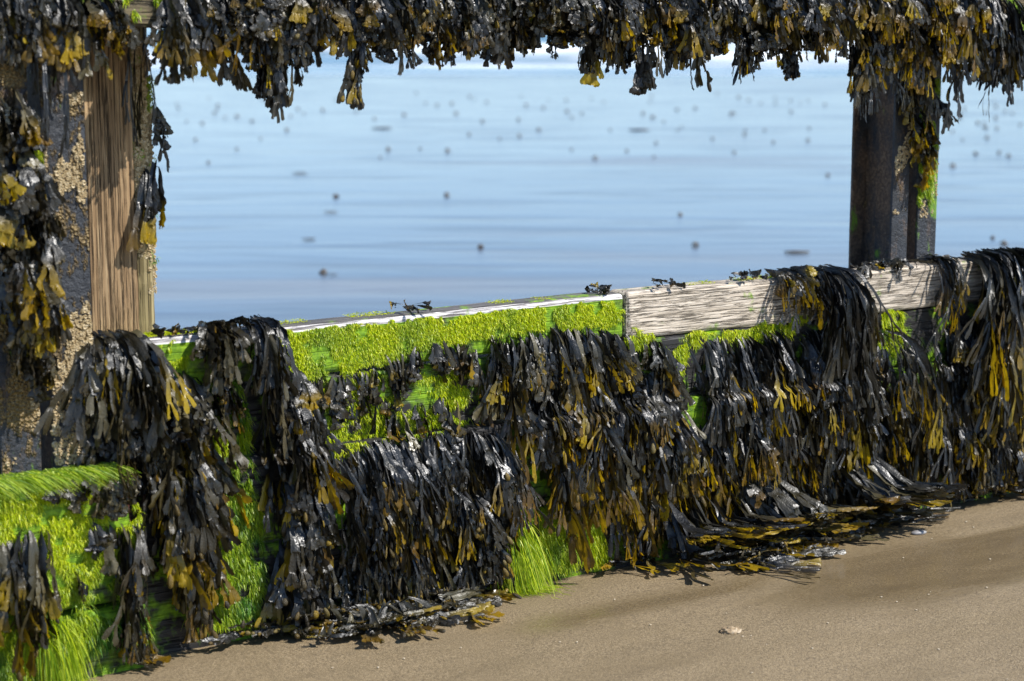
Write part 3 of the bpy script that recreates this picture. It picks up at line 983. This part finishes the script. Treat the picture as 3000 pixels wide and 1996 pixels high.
pile(1420, 1285, 'flat olive wrack blade spread left of the mane foot', 8, .20, .022, (-.8, .5), .5, .3, 0, .03)

# --- upper rail
RW = 'ochre-tipped dark wrack tuft'
row([(0, -10), (240, -15)], 4, 'amber-tipped broad wrack tuft', 'the rail above the left steel post', G_R, surf=surf_rail, sp=.035, N=16, su=.04, L=.135, w=.026, out=.06, yellow=0.32, lean=.05, tone=.5)
row([(385, -15), (470, -20)], 2, 'large olive wrack tuft', 'on the rail right of the brown post', G_R, surf=surf_rail, sp=.035, N=20, su=0.022, L=.17, w=.026, out=.06, yellow=.25, lean=.1, tone=.6)
row([(500, -30), (1340, -30)], 13, RW, 'upper row of the rail, left half', G_R, surf=surf_rail, sp=.035, N=26, su=.032, szr=.03, L=.125, w=.023, out=.07, yellow=0.17, lean=.03, bl=.08, tone=.48)
row([(1340, -30), (1960, -30)], 10, RW, 'upper rail row before the right post', G_R, surf=surf_rail, sp=.035, N=30, su=.034, szr=.03, L=.138, w=.021, out=.07, yellow=0.22, lean=.05, bl=.06, tone=.42)
row([(510, 62), (1320, 62)], 11, 'black-brown short wrack tuft', 'lower row of the rail, left half', G_R, surf=surf_rail, sp=.03, N=16, su=.034, szr=.02, L=0.05, w=.018, out=.055, yellow=.22, lean=.0, bl=.1, tone=.32)
row([(1340, 62), (1960, 70)], 9, 'black-brown wrack tuft', 'lower row of the rail before the right post', G_R, surf=surf_rail, sp=.03, N=20, su=.034, szr=.02, L=0.062, w=.017, out=.055, yellow=.2, lean=.02, bl=.05, tone=.3)
row([(1990, -30), (2240, -30)], 5, 'golden wrack tuft', 'upper row over the right post', G_R, surf=surf_rail, sp=.035, N=30, su=.034, szr=.04, L=.14, w=.018, out=.08, yellow=0.5, lean=.05, tone=.42)
row([(1970, 70), (2240, 65)], 6, 'golden-tipped wrack tuft', 'lower row over the right post', G_R, surf=surf_rail, sp=.035, N=28, su=.034, szr=.03, L=.14, w=.018, out=.07, yellow=0.34, lean=.03, bl=.05, tone=.36)
row([(2265, 20), (2350, 20)], 2, 'black small-lobed wrack tuft', 'the rail at the right edge', G_R, surf=surf_rail, sp=.035, N=34, su=.034, szr=.04, L=.19, w=.014, out=.07, yellow=.06, lean=.0, tone=.2, nlev=4)
row([(2270, 80), (2350, 85)], 2, 'black small-lobed wrack tuft', 'fringe under the rail, right edge', G_R, surf=surf_rail, sp=.0, N=26, su=.03, szr=.02, L=.14, w=.012, out=.05, yellow=.04, lean=.0, tone=.15, nlev=4)


def strand(x, y0, y1, label, N=14, w=.016, su=.012, yellow=.1, tone=.2, sp=.0, **kw):
    """a tuft dangling clear of the rail: long stems, fronds near the end; y0, y1 root and tip as measured"""
    u0, za = wd(x, y0, sp); _, zb = wd(x, y1, sp)
    clump(u0, za, label, G_R, surf=surf_rail, disp=False, N=N, su=su, szr=.01, L=(za - zb) * .74, w=w, out=.05, yellow=yellow, lean=0, tone=tone, fan=.04, s_root=sp + .02, fork=.5, **{'nlev': 4, **kw})


strand(605, 62, 255, 'longest dangling weed strand with forked fronds, hanging far below the rail', 26, .019, .02, .06, .22, nlev=4)
strand(640, 62, 190, 'dark side strand beside the longest dangling weed strand', 14, .016, .012, .05, .2)
strand(803, 60, 224, 'thin-stemmed dangling tuft with bunched tip right of the longest strand', 12, .018, .006, .12, .25, stipe=True, bl=.4)
strand(863, 70, 172, 'single small dark frond dangling right of the bunched tip', 3, .024, .004, .05, .2, stipe=True)
strand(1018, 70, 167, 'skinny black dangling strand near the frame middle', 6, .012, .006, .02, .12)
strand(1125, 62, 165, 'ragged dark hanging tuft in front of the breakers, right of the skinny strand', 16, .018, .015, .15, .25)
strand(1338, 60, 168, 'broad-tipped brown hanging tuft above the white surf', 14, .022, .014, .12, .3)
strand(1395, 60, 168, 'pointed dark hanging tuft beside the broad-tipped brown one', 18, .015, .014, .05, .22)
strand(1462, 60, 198, 'isolated forked frond dangling on a thin stem over the surf', 4, .024, .005, .03, .15, stipe=True)
strand(1535, 60, 165, 'black fringe tuft hanging right of the isolated forked frond', 20, .014, .018, .08, .2)
strand(1690, 62, 203, 'long pointed dark tuft hanging left of the right post', 22, .015, .018, .08, .2)
strand(1790, 80, 180, 'small forked black tuft dangling just right of the long pointed one', 6, .020, .006, .03, .15, stipe=True)
strand(560, 62, 160, 'brown-tipped hanging tuft left of the longest dangling strand', 14, .020, .016, .15, .3)
strand(508, 62, 155, 'ochre-tipped hanging tuft nearest the brown timber post', 14, .019, .014, .3, .35)
strand(697, 62, 160, 'short ochre-tipped tuft hanging between two long strands', 10, .018, .010, .35, .3)
strand(1960, 85, 245, 'dark tuft hanging along the left flank of the right post', 22, .016, .022, .2, .3)
strand(2290, 85, 190, 'lacy black tuft dangling at the right of the right post', 20, .011, .014, .0, .12)

# --- posts
LP = 'broad olive and amber wrack tuft'
for yy, ll, n_, cx, sx in ((225, .16, 12, 35, .04), (330, .18, 13, 25, .04), (420, .20, 14, 40, .045), (500, .22, 15, 55, .05), (590, .24, 16, 55, .05), (690, .18, 10, 45, .04), (780, .11, 7, 60, .025)):
    clump(cx, yy, f'{LP}, {ORD[[225, 330, 420, 500, 590, 690, 780].index(yy)]} from the top on the left steel post', G_P, surf=surf_lpost, sp=.03, N=n_, su=sx * .7, szr=.03, L=ll * .92, w=.031, out=.10, yellow=.36 if yy < 560 else .28, lean=.05, tone=.5)
strand2 = dict(surf=surf_lpost, sp=.03)
clump(98, 10, 'stringy black strand hanging in the slot of the left steel post', G_P, surf=surf_lpost, sp=.03, N=6, su=.006, L=.28, w=.010, out=.04, yellow=0, lean=.0, tone=.1, fan=.015, fork=.25)
clump(313, 20, 'stringy black strand hanging down the brown timber post', G_P, surf=surf_tpost, sp=-.05, s_root=-.06, N=4, su=.006, L=0.3, w=0.008, out=.03, yellow=0, lean=.0, tone=.08, fan=.015, fork=.25)
clump(354, 262, 'little olive wrack sprig on the edge of the brown timber post', G_P, surf=surf_tpost, sp=-.12, s_root=-.115, N=4, su=.008, L=.09, w=.020, out=.04, yellow=.1, lean=.1, tone=.4)
clump(352, 385, 'hanging olive and amber wrack tuft on the right edge of brown timber post', G_P, surf=surf_tpost, sp=-.11, s_root=-.10, N=6, su=.012, L=0.21, w=0.024, out=.04, yellow=.45, lean=-0.1, tone=.45, fan=0.03, fork=0.5, nlev=3)
clump(2095, 150, 'golden wrack tuft, upper of two trailing down the right steel post', G_P, surf=surf_rpost, sp=-.10, N=24, su=.035, szr=.05, L=0.16, w=.018, out=.06, yellow=.6, lean=.0, tone=.45)
clump(2105, 275, 'golden wrack tuft, lower of two trailing down the right steel post', G_P, surf=surf_rpost, sp=-.10, N=20, su=.022, szr=.03, L=.14, w=.020, out=.06, yellow=.65, lean=.03, tone=.45)
clump(2155, 235, 'small dark wrack sprig jutting from the right edge of the right post', G_P, surf=surf_rpost, sp=-.10, N=9, su=.008, L=.08, w=.018, out=.05, yellow=.3, lean=.4, tone=.3)
clump(2117, 415, 'single amber wrack blade pair in the slot of the right post', G_P, surf=surf_rpost, sp=-.10, N=3, su=.005, L=.06, w=.022, out=.03, yellow=1.0, lean=0, tone=.3, nlev=2)

# --- weed on the baulks at bottom left
row([(20, 1240), (85, 1240)], 2, 'grey and amber wrack tuft on the green baulk', 'the bottom left corner', G_W, sp=BS, N=7, su=.03, L=0.22, w=.028, out=.06, yellow=.3, lean=.05, bl=.15, tone=.55)
clump(232, 1210, 'small olive wrack tuft in the middle of the upper green baulk', G_W, sp=BS, N=7, su=.015, L=.085, w=.022, out=.04, yellow=.1, nlev=2, tone=.6)
clump(285, 1215, 'larger olive wrack tuft at the red end of the upper green baulk', G_W, sp=BS, N=12, su=.022, L=.22, w=.024, out=.05, yellow=.3, tone=.6)
clump(310, 1400, 'straggly wrack tuft trailing over the end of the lowest green baulk', G_W, sp=BS, N=14, su=.014, L=.17, w=.020, out=.05, yellow=.35, tone=.5)
clump(172, 1325, 'three-bladed dark wrack sprig on the upper green baulk', G_W, sp=BS, N=4, su=.008, L=.07, w=.022, out=.04, yellow=.05, nlev=2, tone=.45)
clump(110, 1118, 'two-bladed dark wrack sprig near the top of the upper green baulk', G_W, sp=BS, N=3, su=.008, L=.05, w=.018, out=.04, yellow=.05, nlev=2, tone=.4)
clump(60, 1300, 'long grey bladdered wrack tuft hanging low on the green baulks', G_W, sp=BS, N=7, su=.03, L=.22, w=.028, out=.07, yellow=.4, bl=.3, tone=.5)
clump(265, 1085, 'bleached wet wrack tuft flopped over the right end of the upper baulk', G_W, sp=BS, N=10, su=.04, L=0.1, w=.026, out=.06, yellow=.05, lean=-.2, tone=.85)
clump(185, 1072, 'pale wet wrack lying along the back of the green baulk', G_W, sp=BS - .04, N=10, su=.05, L=.09, w=.024, out=.05, yellow=.1, lean=-.4, tone=.8)


# --- bits lying on the wall top
def top_bit(x, y, label, N, L, w, yl, tone, lean, su=.03):
    u0, _ = wd(x, y, 0)
    clump(u0, ZT + .012, label, 'weed scraps on the wall top', surf=lambda u, z: np.full_like(u, -.3), disp=False, s_root=-.05, N=N, su=su, szr=.012, L=L, w=w, out=.03,
          yellow=yl, lean=lean, tone=tone, top=True, fan=.9, rootdir=.25, name='seaweed_scrap', nlev=2)


top_bit(960, 722, 'flat dark wrack scrap lying on the white-edged plank top', 9, .045, .014, .3, .3, .6)
top_bit(1395, 675, 'small knobbly brown wrack cluster on the wall top near the plank joint', 14, .035, .013, .15, .3, .1, .02)
top_bit(1545, 665, 'little olive wrack scrap with a drooping tip on the bleached plank', 7, .05, .014, .2, .45, -.5)
top_bit(560, 752, 'curled black wrack scrap on the wall top beside the silvery fan', 10, .05, .014, .05, .2, .5)
top_bit(440, 772, 'low brown wrack scrap on the mossy left end of the wall top', 8, .05, .016, .2, .4, .4)
top_bit(1730, 645, 'scattered amber wrack bits trailing left from the amber heap', 14, .05, .014, .4, .4, -.6, .05)
top_bit(2060, 606, 'flat silvery wrack scrap at the foot of the right post', 20, .09, .016, .15, .45, -.8, .05)
top_bit(2150, 603, 'stringy black stems lying along the bleached plank top right of the post', 14, .11, .008, .05, .15, .9, .04)


# ------------------------------------------------------------------ green algae (uncountable: stuff)
def in_poly(x, y, poly):
    c = np.zeros(len(x), bool)
    n_ = len(poly); j = n_ - 1
    for i in range(n_):
        xi, yi = poly[i]; xj, yj = poly[j]
        m = ((yi > y) != (yj > y)) & (x < (xj - xi) * (y - yi) / (yj - yi + 1e-12) + xi)
        c ^= m; j = i
    return c


def filaments(base, L, wd_, outw, jit, tone_lo, tone_hi, deep, droop=1.0, lay=None, nseg=3):
    """base (n,3) in (u,s,z): a tapering hair from every point, hanging down"""
    n_ = len(base); r = rng
    Ls = L * r.uniform(.5, 1.35, n_)
    d0 = np.stack([r.normal(0, jit, n_), outw * r.uniform(.4, 1.2, n_), r.normal(-.2, jit, n_)], 1)
    if lay is not None: d0 = d0 + lay
    d0 = nrm(d0)
    p = base.copy(); d = d0
    sdv = nrm(np.cross(d, nrm(np.stack([r.normal(0, 1, n_), r.normal(.6, .6, n_), r.normal(.2, .5, n_)], 1))))
    V = []; T = []; idx = []
    tn = r.uniform(tone_lo, tone_hi, n_)
    for k in range(nseg + 1):
        wk = wd_ * .5 * (1 - .75 * (k / nseg) ** 1.5) * np.ones(n_)
        V += [p - sdv * wk[:, None], p + sdv * wk[:, None]]
        T += [np.stack([deep, tn, tn, np.ones(n_)], 1)] * 2
        d = nrm(d + np.array([0, 0, -1.0]) * droop * .55 + (lay * .4 if lay is not None else 0))
        p = p + d * (Ls / nseg)[:, None]
        p[:, 2] = np.maximum(p[:, 2], .003 + .004 * r.random(n_))
    V = np.stack(V, 1)                                   # n, 2*(nseg+1), 3
    T = np.stack(T, 1)
    m = 2 * (nseg + 1)
    b = np.arange(n_) * m
    Q = [np.stack([b + 2 * k, b + 2 * k + 1, b + 2 * k + 3, b + 2 * k + 2], 1) for k in range(nseg)]
    return V.reshape(-1, 3), T.reshape(-1, 4), np.concatenate(Q)


def algae(label, polys, dens, sp, L=.016, w=.0028, outw=.9, cover=.5, jit=.5, tl=.1, th_=1.0, deepf=0.0, surf=None, scale=22, name='green_algae', droop=1.0):
    VV = []; TT = []; QQ = []; nv = 0
    for poly in polys:
        uz = np.array([wd(x, y, sp) for x, y in poly])
        lo, hi = uz.min(0), uz.max(0)
        n_ = int(dens * (hi[0] - lo[0]) * (hi[1] - lo[1]))
        u = rng.uniform(lo[0], hi[0], n_); z = rng.uniform(lo[1], hi[1], n_)
        edge = (fbm(np.stack([u * 30, z * 30, 0 * u], 1), 77) - .5) * .05
        k = in_poly(u + edge * .6, z + edge, uz)
        m = fbm(np.stack([u * scale, z * scale, 0 * u], 1), 55) < .30 + .42 * cover
        u, z = u[k & m], z[k & m]
        s = (surf(u, z) if surf is not None else np.full(len(u), sp)) + .001
        base = np.stack([u, s, z], 1)
        dp = np.clip(deepf + (fbm(np.stack([u * 11, z * 11, 0 * u], 1), 31, 3) - .5) * 1.7 + rng.normal(0, .13, len(u)), 0, 1)
        clumpy = fbm(np.stack([u * 90, z * 90, 0 * u], 1), 12, 2)
        V, T, Q = filaments(base, L * (.5 + clumpy), w, outw, jit, tl, th_, dp, droop)
        VV.append(V); TT.append(T); QQ.append(Q + nv); nv += len(V)
    V = np.concatenate(VV); V[:, 1] *= -1
    o = link(name, mesh_np(name, V, [np.concatenate(QQ)], M_ALGAE, np.concatenate(TT)), None, ORG)
    return tag(o, label, 'algae', None, 'stuff')


algae('bright lime fuzzy algae band along the face of the white-edged plank', [[(632, 762), (640, 872), (700, 878), (850, 842), (1000, 800), (1150, 772), (1290, 755), (1438, 748), (1438, 690), (1250, 706), (1100, 722), (800, 750)]], 330000, .001, .0105, .0032, 1.0, .80, .9, .1, 1.0, surf=surf_wall)
algae('patchy green algae on the short left plank beside the silvery fan', [[(285, 793), (430, 783), (432, 850), (290, 852)]], 220000, .001, .010, .0028, .8, .62, .5, .1, .9)
algae('sunlit green algae patch between the upper tufts and the ledge', [[(690, 865), (1090, 850), (1110, 960), (900, 1005), (720, 1060), (735, 960)]], 130000, .001, .016, .0026, .8, .66, .45, .1, .95, deepf=.1, surf=surf_wall)
algae('hanging green algae curtain in the gap left of the long weed column', [[(420, 880), (560, 870), (585, 1000), (600, 1150), (605, 1300), (590, 1452), (420, 1440), (450, 1300), (480, 1100), (460, 1000)]], 120000, .03, .026, .0024, .7, .68, .35, .0, .85, deepf=.40, surf=surf_wall)  # deeper green than elsewhere: the weed column's shadow painted into the colour
algae('lime algae under the weed by the two-plank joint', [[(1440, 752), (1530, 750), (1520, 815), (1450, 800)], [(1535, 800), (1600, 765), (1700, 757), (1800, 745), (1862, 715), (1870, 780), (1600, 800), (1570, 885), (1545, 880)]], 150000, .02, .016, .0026, .9, .55, .5, .15, 1.0, surf=surf_wall)
algae('bright green algae among the thin stems below the right post', [[(1995, 770), (2030, 715), (2090, 712), (2085, 790), (2000, 840)]], 150000, .02, .026, .003, .9, .55, .4, .1, .9, surf=surf_wall)
algae('dripping green algae curtain right of the bladdered weed, reaching the sand', [[(1115, 1190), (1230, 1165), (1372, 1180), (1395, 1285), (1280, 1305), (1120, 1330)]], 120000, .03, .040, .0022, .6, .8, .25, .1, .9, deepf=.2, surf=surf_wall)
algae('yellow-green algae coat on the upper baulk at bottom left', [[(-30, 1140), (300, 1085), (322, 1160), (325, 1380), (-30, 1395)]], 240000, BS, .017, .0024, .8, .60, .55, .1, 1.0, deepf=.12)
algae('darker green slime coat on the lowest baulk', [[(-30, 1405), (340, 1385), (343, 1470), (250, 1480), (120, 1540), (60, 1568), (-30, 1568)]], 150000, BS + .01, .032, .0022, .6, .7, .3, .0, .85, deepf=.45)
algae('green algae streak on the right flange of the right steel post', [[(2118, 190), (2160, 180), (2158, 330), (2140, 470), (2110, 470)]], 150000, -.104, .018, .0026, .8, .5, .4, .0, .9, deepf=.3)
algae('green algae fringe on the shaded edge of the brown timber post', [[(335, 160), (353, 160), (360, 420), (364, 640), (342, 620)]], 120000, -.118, .012, .0026, .7, .35, .5, .0, .8, deepf=.35)
algae('green algae tuft on the rail above the brown timber post', [[(235, -30), (375, -30), (375, 35), (250, 50)]], 160000, .037, .014, .0026, .9, .42, .6, .0, .9, deepf=.45)
algae('small green algae patch beside the weed on the left steel post', [[(62, 330), (95, 330), (100, 480), (75, 470)]], 160000, .032, .016, .0026, .9, .6, .5, .2, .95)


def strands(label, base, L, lay, w=.0024, deep=.2, tl=.2, th_=1.0, droop=.5, nseg=6, jit=.15):
    n_ = len(base)
    V, T, Q = filaments(base, L, w, .3, jit, tl, th_, np.clip(np.full(n_, deep) + rng.normal(0, .2, n_), 0, 1), droop, np.broadcast_to(np.array(lay), (n_, 3)), nseg)
    V = V.copy(); V[:, 1] *= -1
    o = link('green_algae', mesh_np('green_algae', V, [Q], M_ALGAE, T), None, ORG)
    return tag(o, label, 'algae', None, 'stuff')


n_ = 5200
u = rng.uniform(-1.1, -.375, n_)
strands('combed dark green algae hair lying over the top of the upper baulk', np.stack([u, rng.uniform(.03, BS + .004, n_), .532 + .012 * rng.random(n_) + .012 * np.clip((-u - .45), 0, .5)], 1), .058, (.5, .55, -.1), jit=.34, deep=.55, tl=.3, th_=1.0, droop=.30)
ua, za = wd(1185, 1185, .05); n_ = 750
strands('lime green algae hank spilling onto the sand at the end of the drape', np.stack([ua + rng.normal(0, .015, n_) * (1 + (rng.random(n_) < .3)), .045 + .02 * rng.random(n_), za - rng.uniform(0, .12, n_)], 1), .27, (.10, .25, -.5), deep=.25, tl=.0, th_=.95, droop=.45, nseg=9, jit=.38)
n_ = 900
ua, za = wd(80, 1440, BS); ub, _ = wd(120, 1440, BS)
strands('long green algae hank trailing down the lowest baulk to the sand', np.stack([ub + rng.normal(0, .02, n_), BS + .015 + .01 * rng.random(n_), za - rng.uniform(-.02, .05, n_)], 1), .19, (.05, .12, -.5), deep=.3, tl=.0, th_=.9, droop=.45, nseg=8, jit=.34)
n_ = 700
g = gnd(1330 * K, 1290 * K)
strands('small lime algae fringe on the sand below the drape', np.stack([float((g - A) @ EU) + rng.normal(0, .04, n_), float((g - A) @ EN) + rng.normal(0, .012, n_), .006 + .006 * rng.random(n_)], 1), .05, (.5, .4, 0), deep=.1, droop=.3, nseg=3)


# thin algae film on the wall top
n_ = 9000
u = np.concatenate([rng.uniform(-.36, -.05, n_ // 2), rng.uniform(.15, 2.0, n_ // 2)])
k = fbm(np.stack([u * 9, 0 * u, 0 * u], 1), 91, 3) > .52
u = u[k | (u < -.05)]
b = np.stack([u, rng.uniform(-.095, -.03, len(u)), np.full(len(u), ZT + .001)], 1)
V, T, Q = filaments(b, .008, .003, .6, .6, .3, 1.0, np.zeros(len(u)), .2)
V[:, 2] = np.maximum(V[:, 2], ZT + .001); V[:, 1] *= -1
tag(link('green_algae', mesh_np('green_algae', V, [Q], M_ALGAE, T), None, ORG), 'thin lime algae fuzz along the flat top of the low wall', 'algae', None, 'stuff')


# ------------------------------------------------------------------ barnacles (stuff)
def barnacles(label, pts, rad):
    """pts: (n,3) u,s,z on faces that look along +s"""
    n_ = len(pts); r = rad * rng.uniform(.75, 1.25, n_) * np.exp(rng.normal(0, .4, n_))
    a = np.linspace(0, 2 * math.pi, 6, endpoint=False)
    V = np.zeros((n_, 19, 3))
    rot = rng.uniform(0, 6, n_)
    ca, sa = np.cos(a[None] + rot[:, None]), np.sin(a[None] + rot[:, None])
    for j, (rr, h) in enumerate(((1, -.15), (.62, .75), (.34, .62))):
        V[:, j * 6:j * 6 + 6, 0] = pts[:, :1] + ca * (r * rr)[:, None]
        V[:, j * 6:j * 6 + 6, 2] = pts[:, 2:] + sa * (r * rr)[:, None]
        V[:, j * 6:j * 6 + 6, 1] = pts[:, 1:2] + (r * h)[:, None]
    V[:, 18] = pts + np.stack([0 * r, r * .15, 0 * r], 1)
    b = np.arange(n_)[:, None] * 19
    i = np.arange(6); jn = (i + 1) % 6
    Q = np.concatenate([np.stack([b + i, b + jn, b + jn + 6, b + i + 6], 2).reshape(-1, 4), np.stack([b + i + 6, b + jn + 6, b + jn + 12, b + i + 12], 2).reshape(-1, 4)])
    Tq = np.stack([b + i + 12, b + jn + 12, b + 18 + 0 * i], 2).reshape(-1, 3)
    V = V.reshape(-1, 3); V[:, 1] *= -1
    o = link('barnacle_crust', mesh_np('barnacle_crust', V, [Q, Tq], M_BARN, smooth=False), None, ORG)
    return tag(o, label, 'barnacles', None, 'stuff')


def scatter(u0, u1, z0, z1, s, n_, thr, sc=14, seed=3):
    u = rng.uniform(u0, u1, n_); z = rng.uniform(z0, z1, n_)
    k = fbm(np.stack([u * sc, z * sc * .5, 0 * u], 1), seed) > thr
    return np.stack([u[k], np.full(k.sum(), s), z[k]], 1)


barnacles('tan barnacle crust on the right channel of the left steel post', scatter(-.525, -.414, .55, 1.5, .031, 6500, .52), .0030)
barnacles('barnacles on the far left channel of the left steel post', scatter(-.66, -.562, .55, 1.6, .031, 2200, .56), .003)
barnacles('tan barnacle clusters on the left flange of the right post', scatter(2.58, 2.648, 1.02, 1.35, -.104, 900, .5, 20, 8), .0032)
barnacles('barnacles along the crusted edge of the brown timber post', np.concatenate([scatter(-.222, -.20, .95, 1.62, -.108, 900, .44), scatter(-.21, -.18, .95, 1.62, -.111, 1400, .42), scatter(-.178, -.16, .95, 1.6, -.128, 900, .44)]), .0029)
barnacles('barnacles on the right flange of the right post', scatter(2.705, 2.785, 1.0, 1.4, -.104, 600, .52, 20, 4), .0032)

# ------------------------------------------------------------------ things on the sand and the flat
def blob_mesh(name, m, rad=1.0, sub=3, amp=.3, flat=.6, seed=0, fr=2.2):
    b = bmesh.new(); bmesh.ops.create_icosphere(b, subdivisions=sub, radius=rad)
    co = np.array([v.co[:] for v in b.verts])
    nz = fbm(co * fr / rad + seed * 5, seed) - .5
    for v, a in zip(b.verts, nz):
        v.co *= 1 + amp * 2 * a
        v.co.z *= flat
    for f in b.faces: f.smooth = True
    me = bpy.data.meshes.new(name); b.to_mesh(me); b.free(); me.materials.append(m)
    return me


def cast_mesh(seed):
    """coiled string of sand"""
    r = random.Random(seed); V = []; Fc = []; n_ = 46; ns = 6
    for i in range(n_):
        t = i / (n_ - 1); a = t * 15 + seed
        rad = .030 * (1 - t) ** .7 * (1 + .2 * math.sin(a * 1.7)) + .004
        c = (math.cos(a) * rad, math.sin(a) * rad * .9, .006 + .030 * t + .004 * math.sin(a * 2.3))
        for j in range(ns):
            b = 2 * math.pi * j / ns
            rr = .0085 * (1 - .3 * t)
            V.append((c[0] + math.cos(a) * math.cos(b) * rr, c[1] + math.sin(a) * math.cos(b) * rr, c[2] + math.sin(b) * rr))
    for i in range(n_ - 1):
        for j in range(ns):
            k = (j + 1) % ns
            Fc.append((i * ns + j, i * ns + k, (i + 1) * ns + k, (i + 1) * ns + j))
    me = bpy.data.meshes.new('worm_cast'); me.from_pydata(V, [], Fc)
    for p in me.polygons: p.use_smooth = True
    me.materials.append(M_CAST)
    return me


CM = [cast_mesh(s) for s in range(4)]
casts = [(480, 375), (545, 343), (450, 322), (967, 343), (1030, 348), (773, 453), (1028, 450), (875, 363), (745, 628), (1106, 570), (893, 345), (660, 300), (1110, 280), (1240, 300), (1150, 320), (1316, 345), (1405, 300),
         (1370, 365), (1510, 330), (1505, 362), (1443, 348), (1690, 352), (1780, 328), (1860, 324), (1905, 404), (1862, 296), (1760, 300), (1715, 300), (1565, 495), (1600, 565), (2193, 383), (2215, 322), (2245, 355), (2272, 318), (2300, 352), (2322, 360), (2348, 288), (2270, 295),
         (1480, 262), (1340, 262), (1250, 250), (1050, 262), (930, 265), (820, 258), (700, 262), (580, 280), (430, 280), (1600, 250), (1690, 262), (1820, 258), (1390, 235), (1120, 236), (980, 238), (640, 240), (500, 250), (410, 250), (1200, 222), (1500, 222), (1700, 225), (1860, 232), (2290, 245), (2210, 262), (2330, 262), (1560, 300), (1640, 320), (1080, 310), (600, 320), (2285, 548), (2310, 562)]
for _ in range(60):
    casts.append((random.choice((random.uniform(400, 1900), random.uniform(400, 1900), random.uniform(2190, 2350))), random.triangular(205, 330, 235)))
for i, (x, y) in enumerate(casts):
    g = gnd(x * K, y * K)
    o = link('worm_cast', CM[i % 4], None, (g[0], g[1], -.002), False)
    o.rotation_euler = (0, 0, random.uniform(0, 6))
    d = np.linalg.norm(g - CAM)
    k = random.uniform(.42, .78) * (.85 if y < 420 else .8) * (1.0 + min(.6, d / 60))
    o.scale = (k, k, k)
    far = 'small dark worm cast among many on the far wet sand' if y < 300 else 'dark coiled worm cast standing on the nearer wet sand flat'
    if y > 540 and x > 2200: far = 'brown worm cast on wet sand just above the right-hand weed heap'
    tag(o, far, 'worm cast', 'worm casts on the wet flat')


def scrap(x, y, ln, label, seed):
    g = gnd(x * K, y * K)
    me = blob_mesh('weed_scrap', M_SCRAP, 1.0, 3, .5, .10, seed, 2.5)
    o = link('weed_scrap', me, None, (g[0], g[1], .008), False)
    o.scale = (ln * .36, ln * .15, ln * .25)
    tag(o, label, 'weed scrap', 'drift scraps on the wet flat')


scrap(880, 296, .42, 'rust-brown drift scrap on the far wet sand left of middle', 1)
scrap(762, 489, .16, 'dark drift scrap on wet sand below the pair of casts', 2)
scrap(712, 551, .15, 'pale brown drift scrap on the wet sand left of middle', 3)
scrap(1835, 582, .26, 'brown drift scrap on wet sand just left of the right post', 4)
scrap(1470, 300, .45, 'long dark drift scrap far out on the wet sand', 5)
scrap(690, 400, .22, 'dark slanting drift scrap on the wet sand above the pair of casts', 6)
scrap(765, 633, .10, 'tiny dark drift scrap on the near wet sand', 7)

g = gnd(2140, 1858)
o = link('sandstone_lump', blob_mesh('sandstone_lump', M_STONE, .022, 4, .55, .62, 4, 3.2), None, (g[0], g[1], .006), False)
o.scale = (1.25, 1, 1)
tag(o, 'knobbly tan sandstone lump lying alone on the open sand at lower right', 'stone')
g = gnd(2692, 1564)
o = link('pebble', blob_mesh('pebble', M_PEB, .017, 3, .12, .5, 2, 1.2), None, (g[0], g[1], .004), False)
o.scale = (1.7, .9, 1); o.rotation_euler = (0, 0, .3)
tag(o, 'smooth grey oval pebble beyond the tip of the slanting weed', 'pebble')

SM = [blob_mesh('shell_chip', M_SHELL, .0042, 2, .35, .45, s, 2) for s in range(3)]
chips = [(974, 1955), (1348, 1967), (1108, 1955), (1690, 1892), (1640, 1892), (1470, 1880), (1500, 1830), (1612, 1798), (1183, 1930), (2425, 1835), (2720, 1748), (2726, 1740), (2582, 1758), (2627, 1771), (2200, 1873), (2176, 1875), (2246, 1898), (2575, 1889), (2750, 1898), (2380, 1906), (2684, 1791), (2128, 1803), (2196, 1786), (2660, 1505), (2785, 1546), (2830, 1530), (2852, 1545), (2730, 1579), (2646, 1634), (2900, 1641), (2202, 1990), (1000, 1870), (1560, 1700), (1350, 1900), (1800, 1760), (1905, 1840), (2480, 1960), (2890, 1730), (2950, 1980), (2060, 1720)]
for i, (x, y) in enumerate(chips):
    g = gnd(x, y)
    o = link('shell_chip', SM[i % 3], None, (g[0], g[1], .003 + float(sand_z(np.array([[(g - A) @ EU, -((g - A) @ EN), 0]]))[0])), False)
    k = random.uniform(.35, .85)
    o.scale = (k, k, k); o.rotation_euler = (0, 0, random.uniform(0, 6))
    tag(o, 'tiny pale shell chip lying on the damp sand in front of the wall', 'shell chip', 'shell chips on the sand')
print('tufts', NCL)
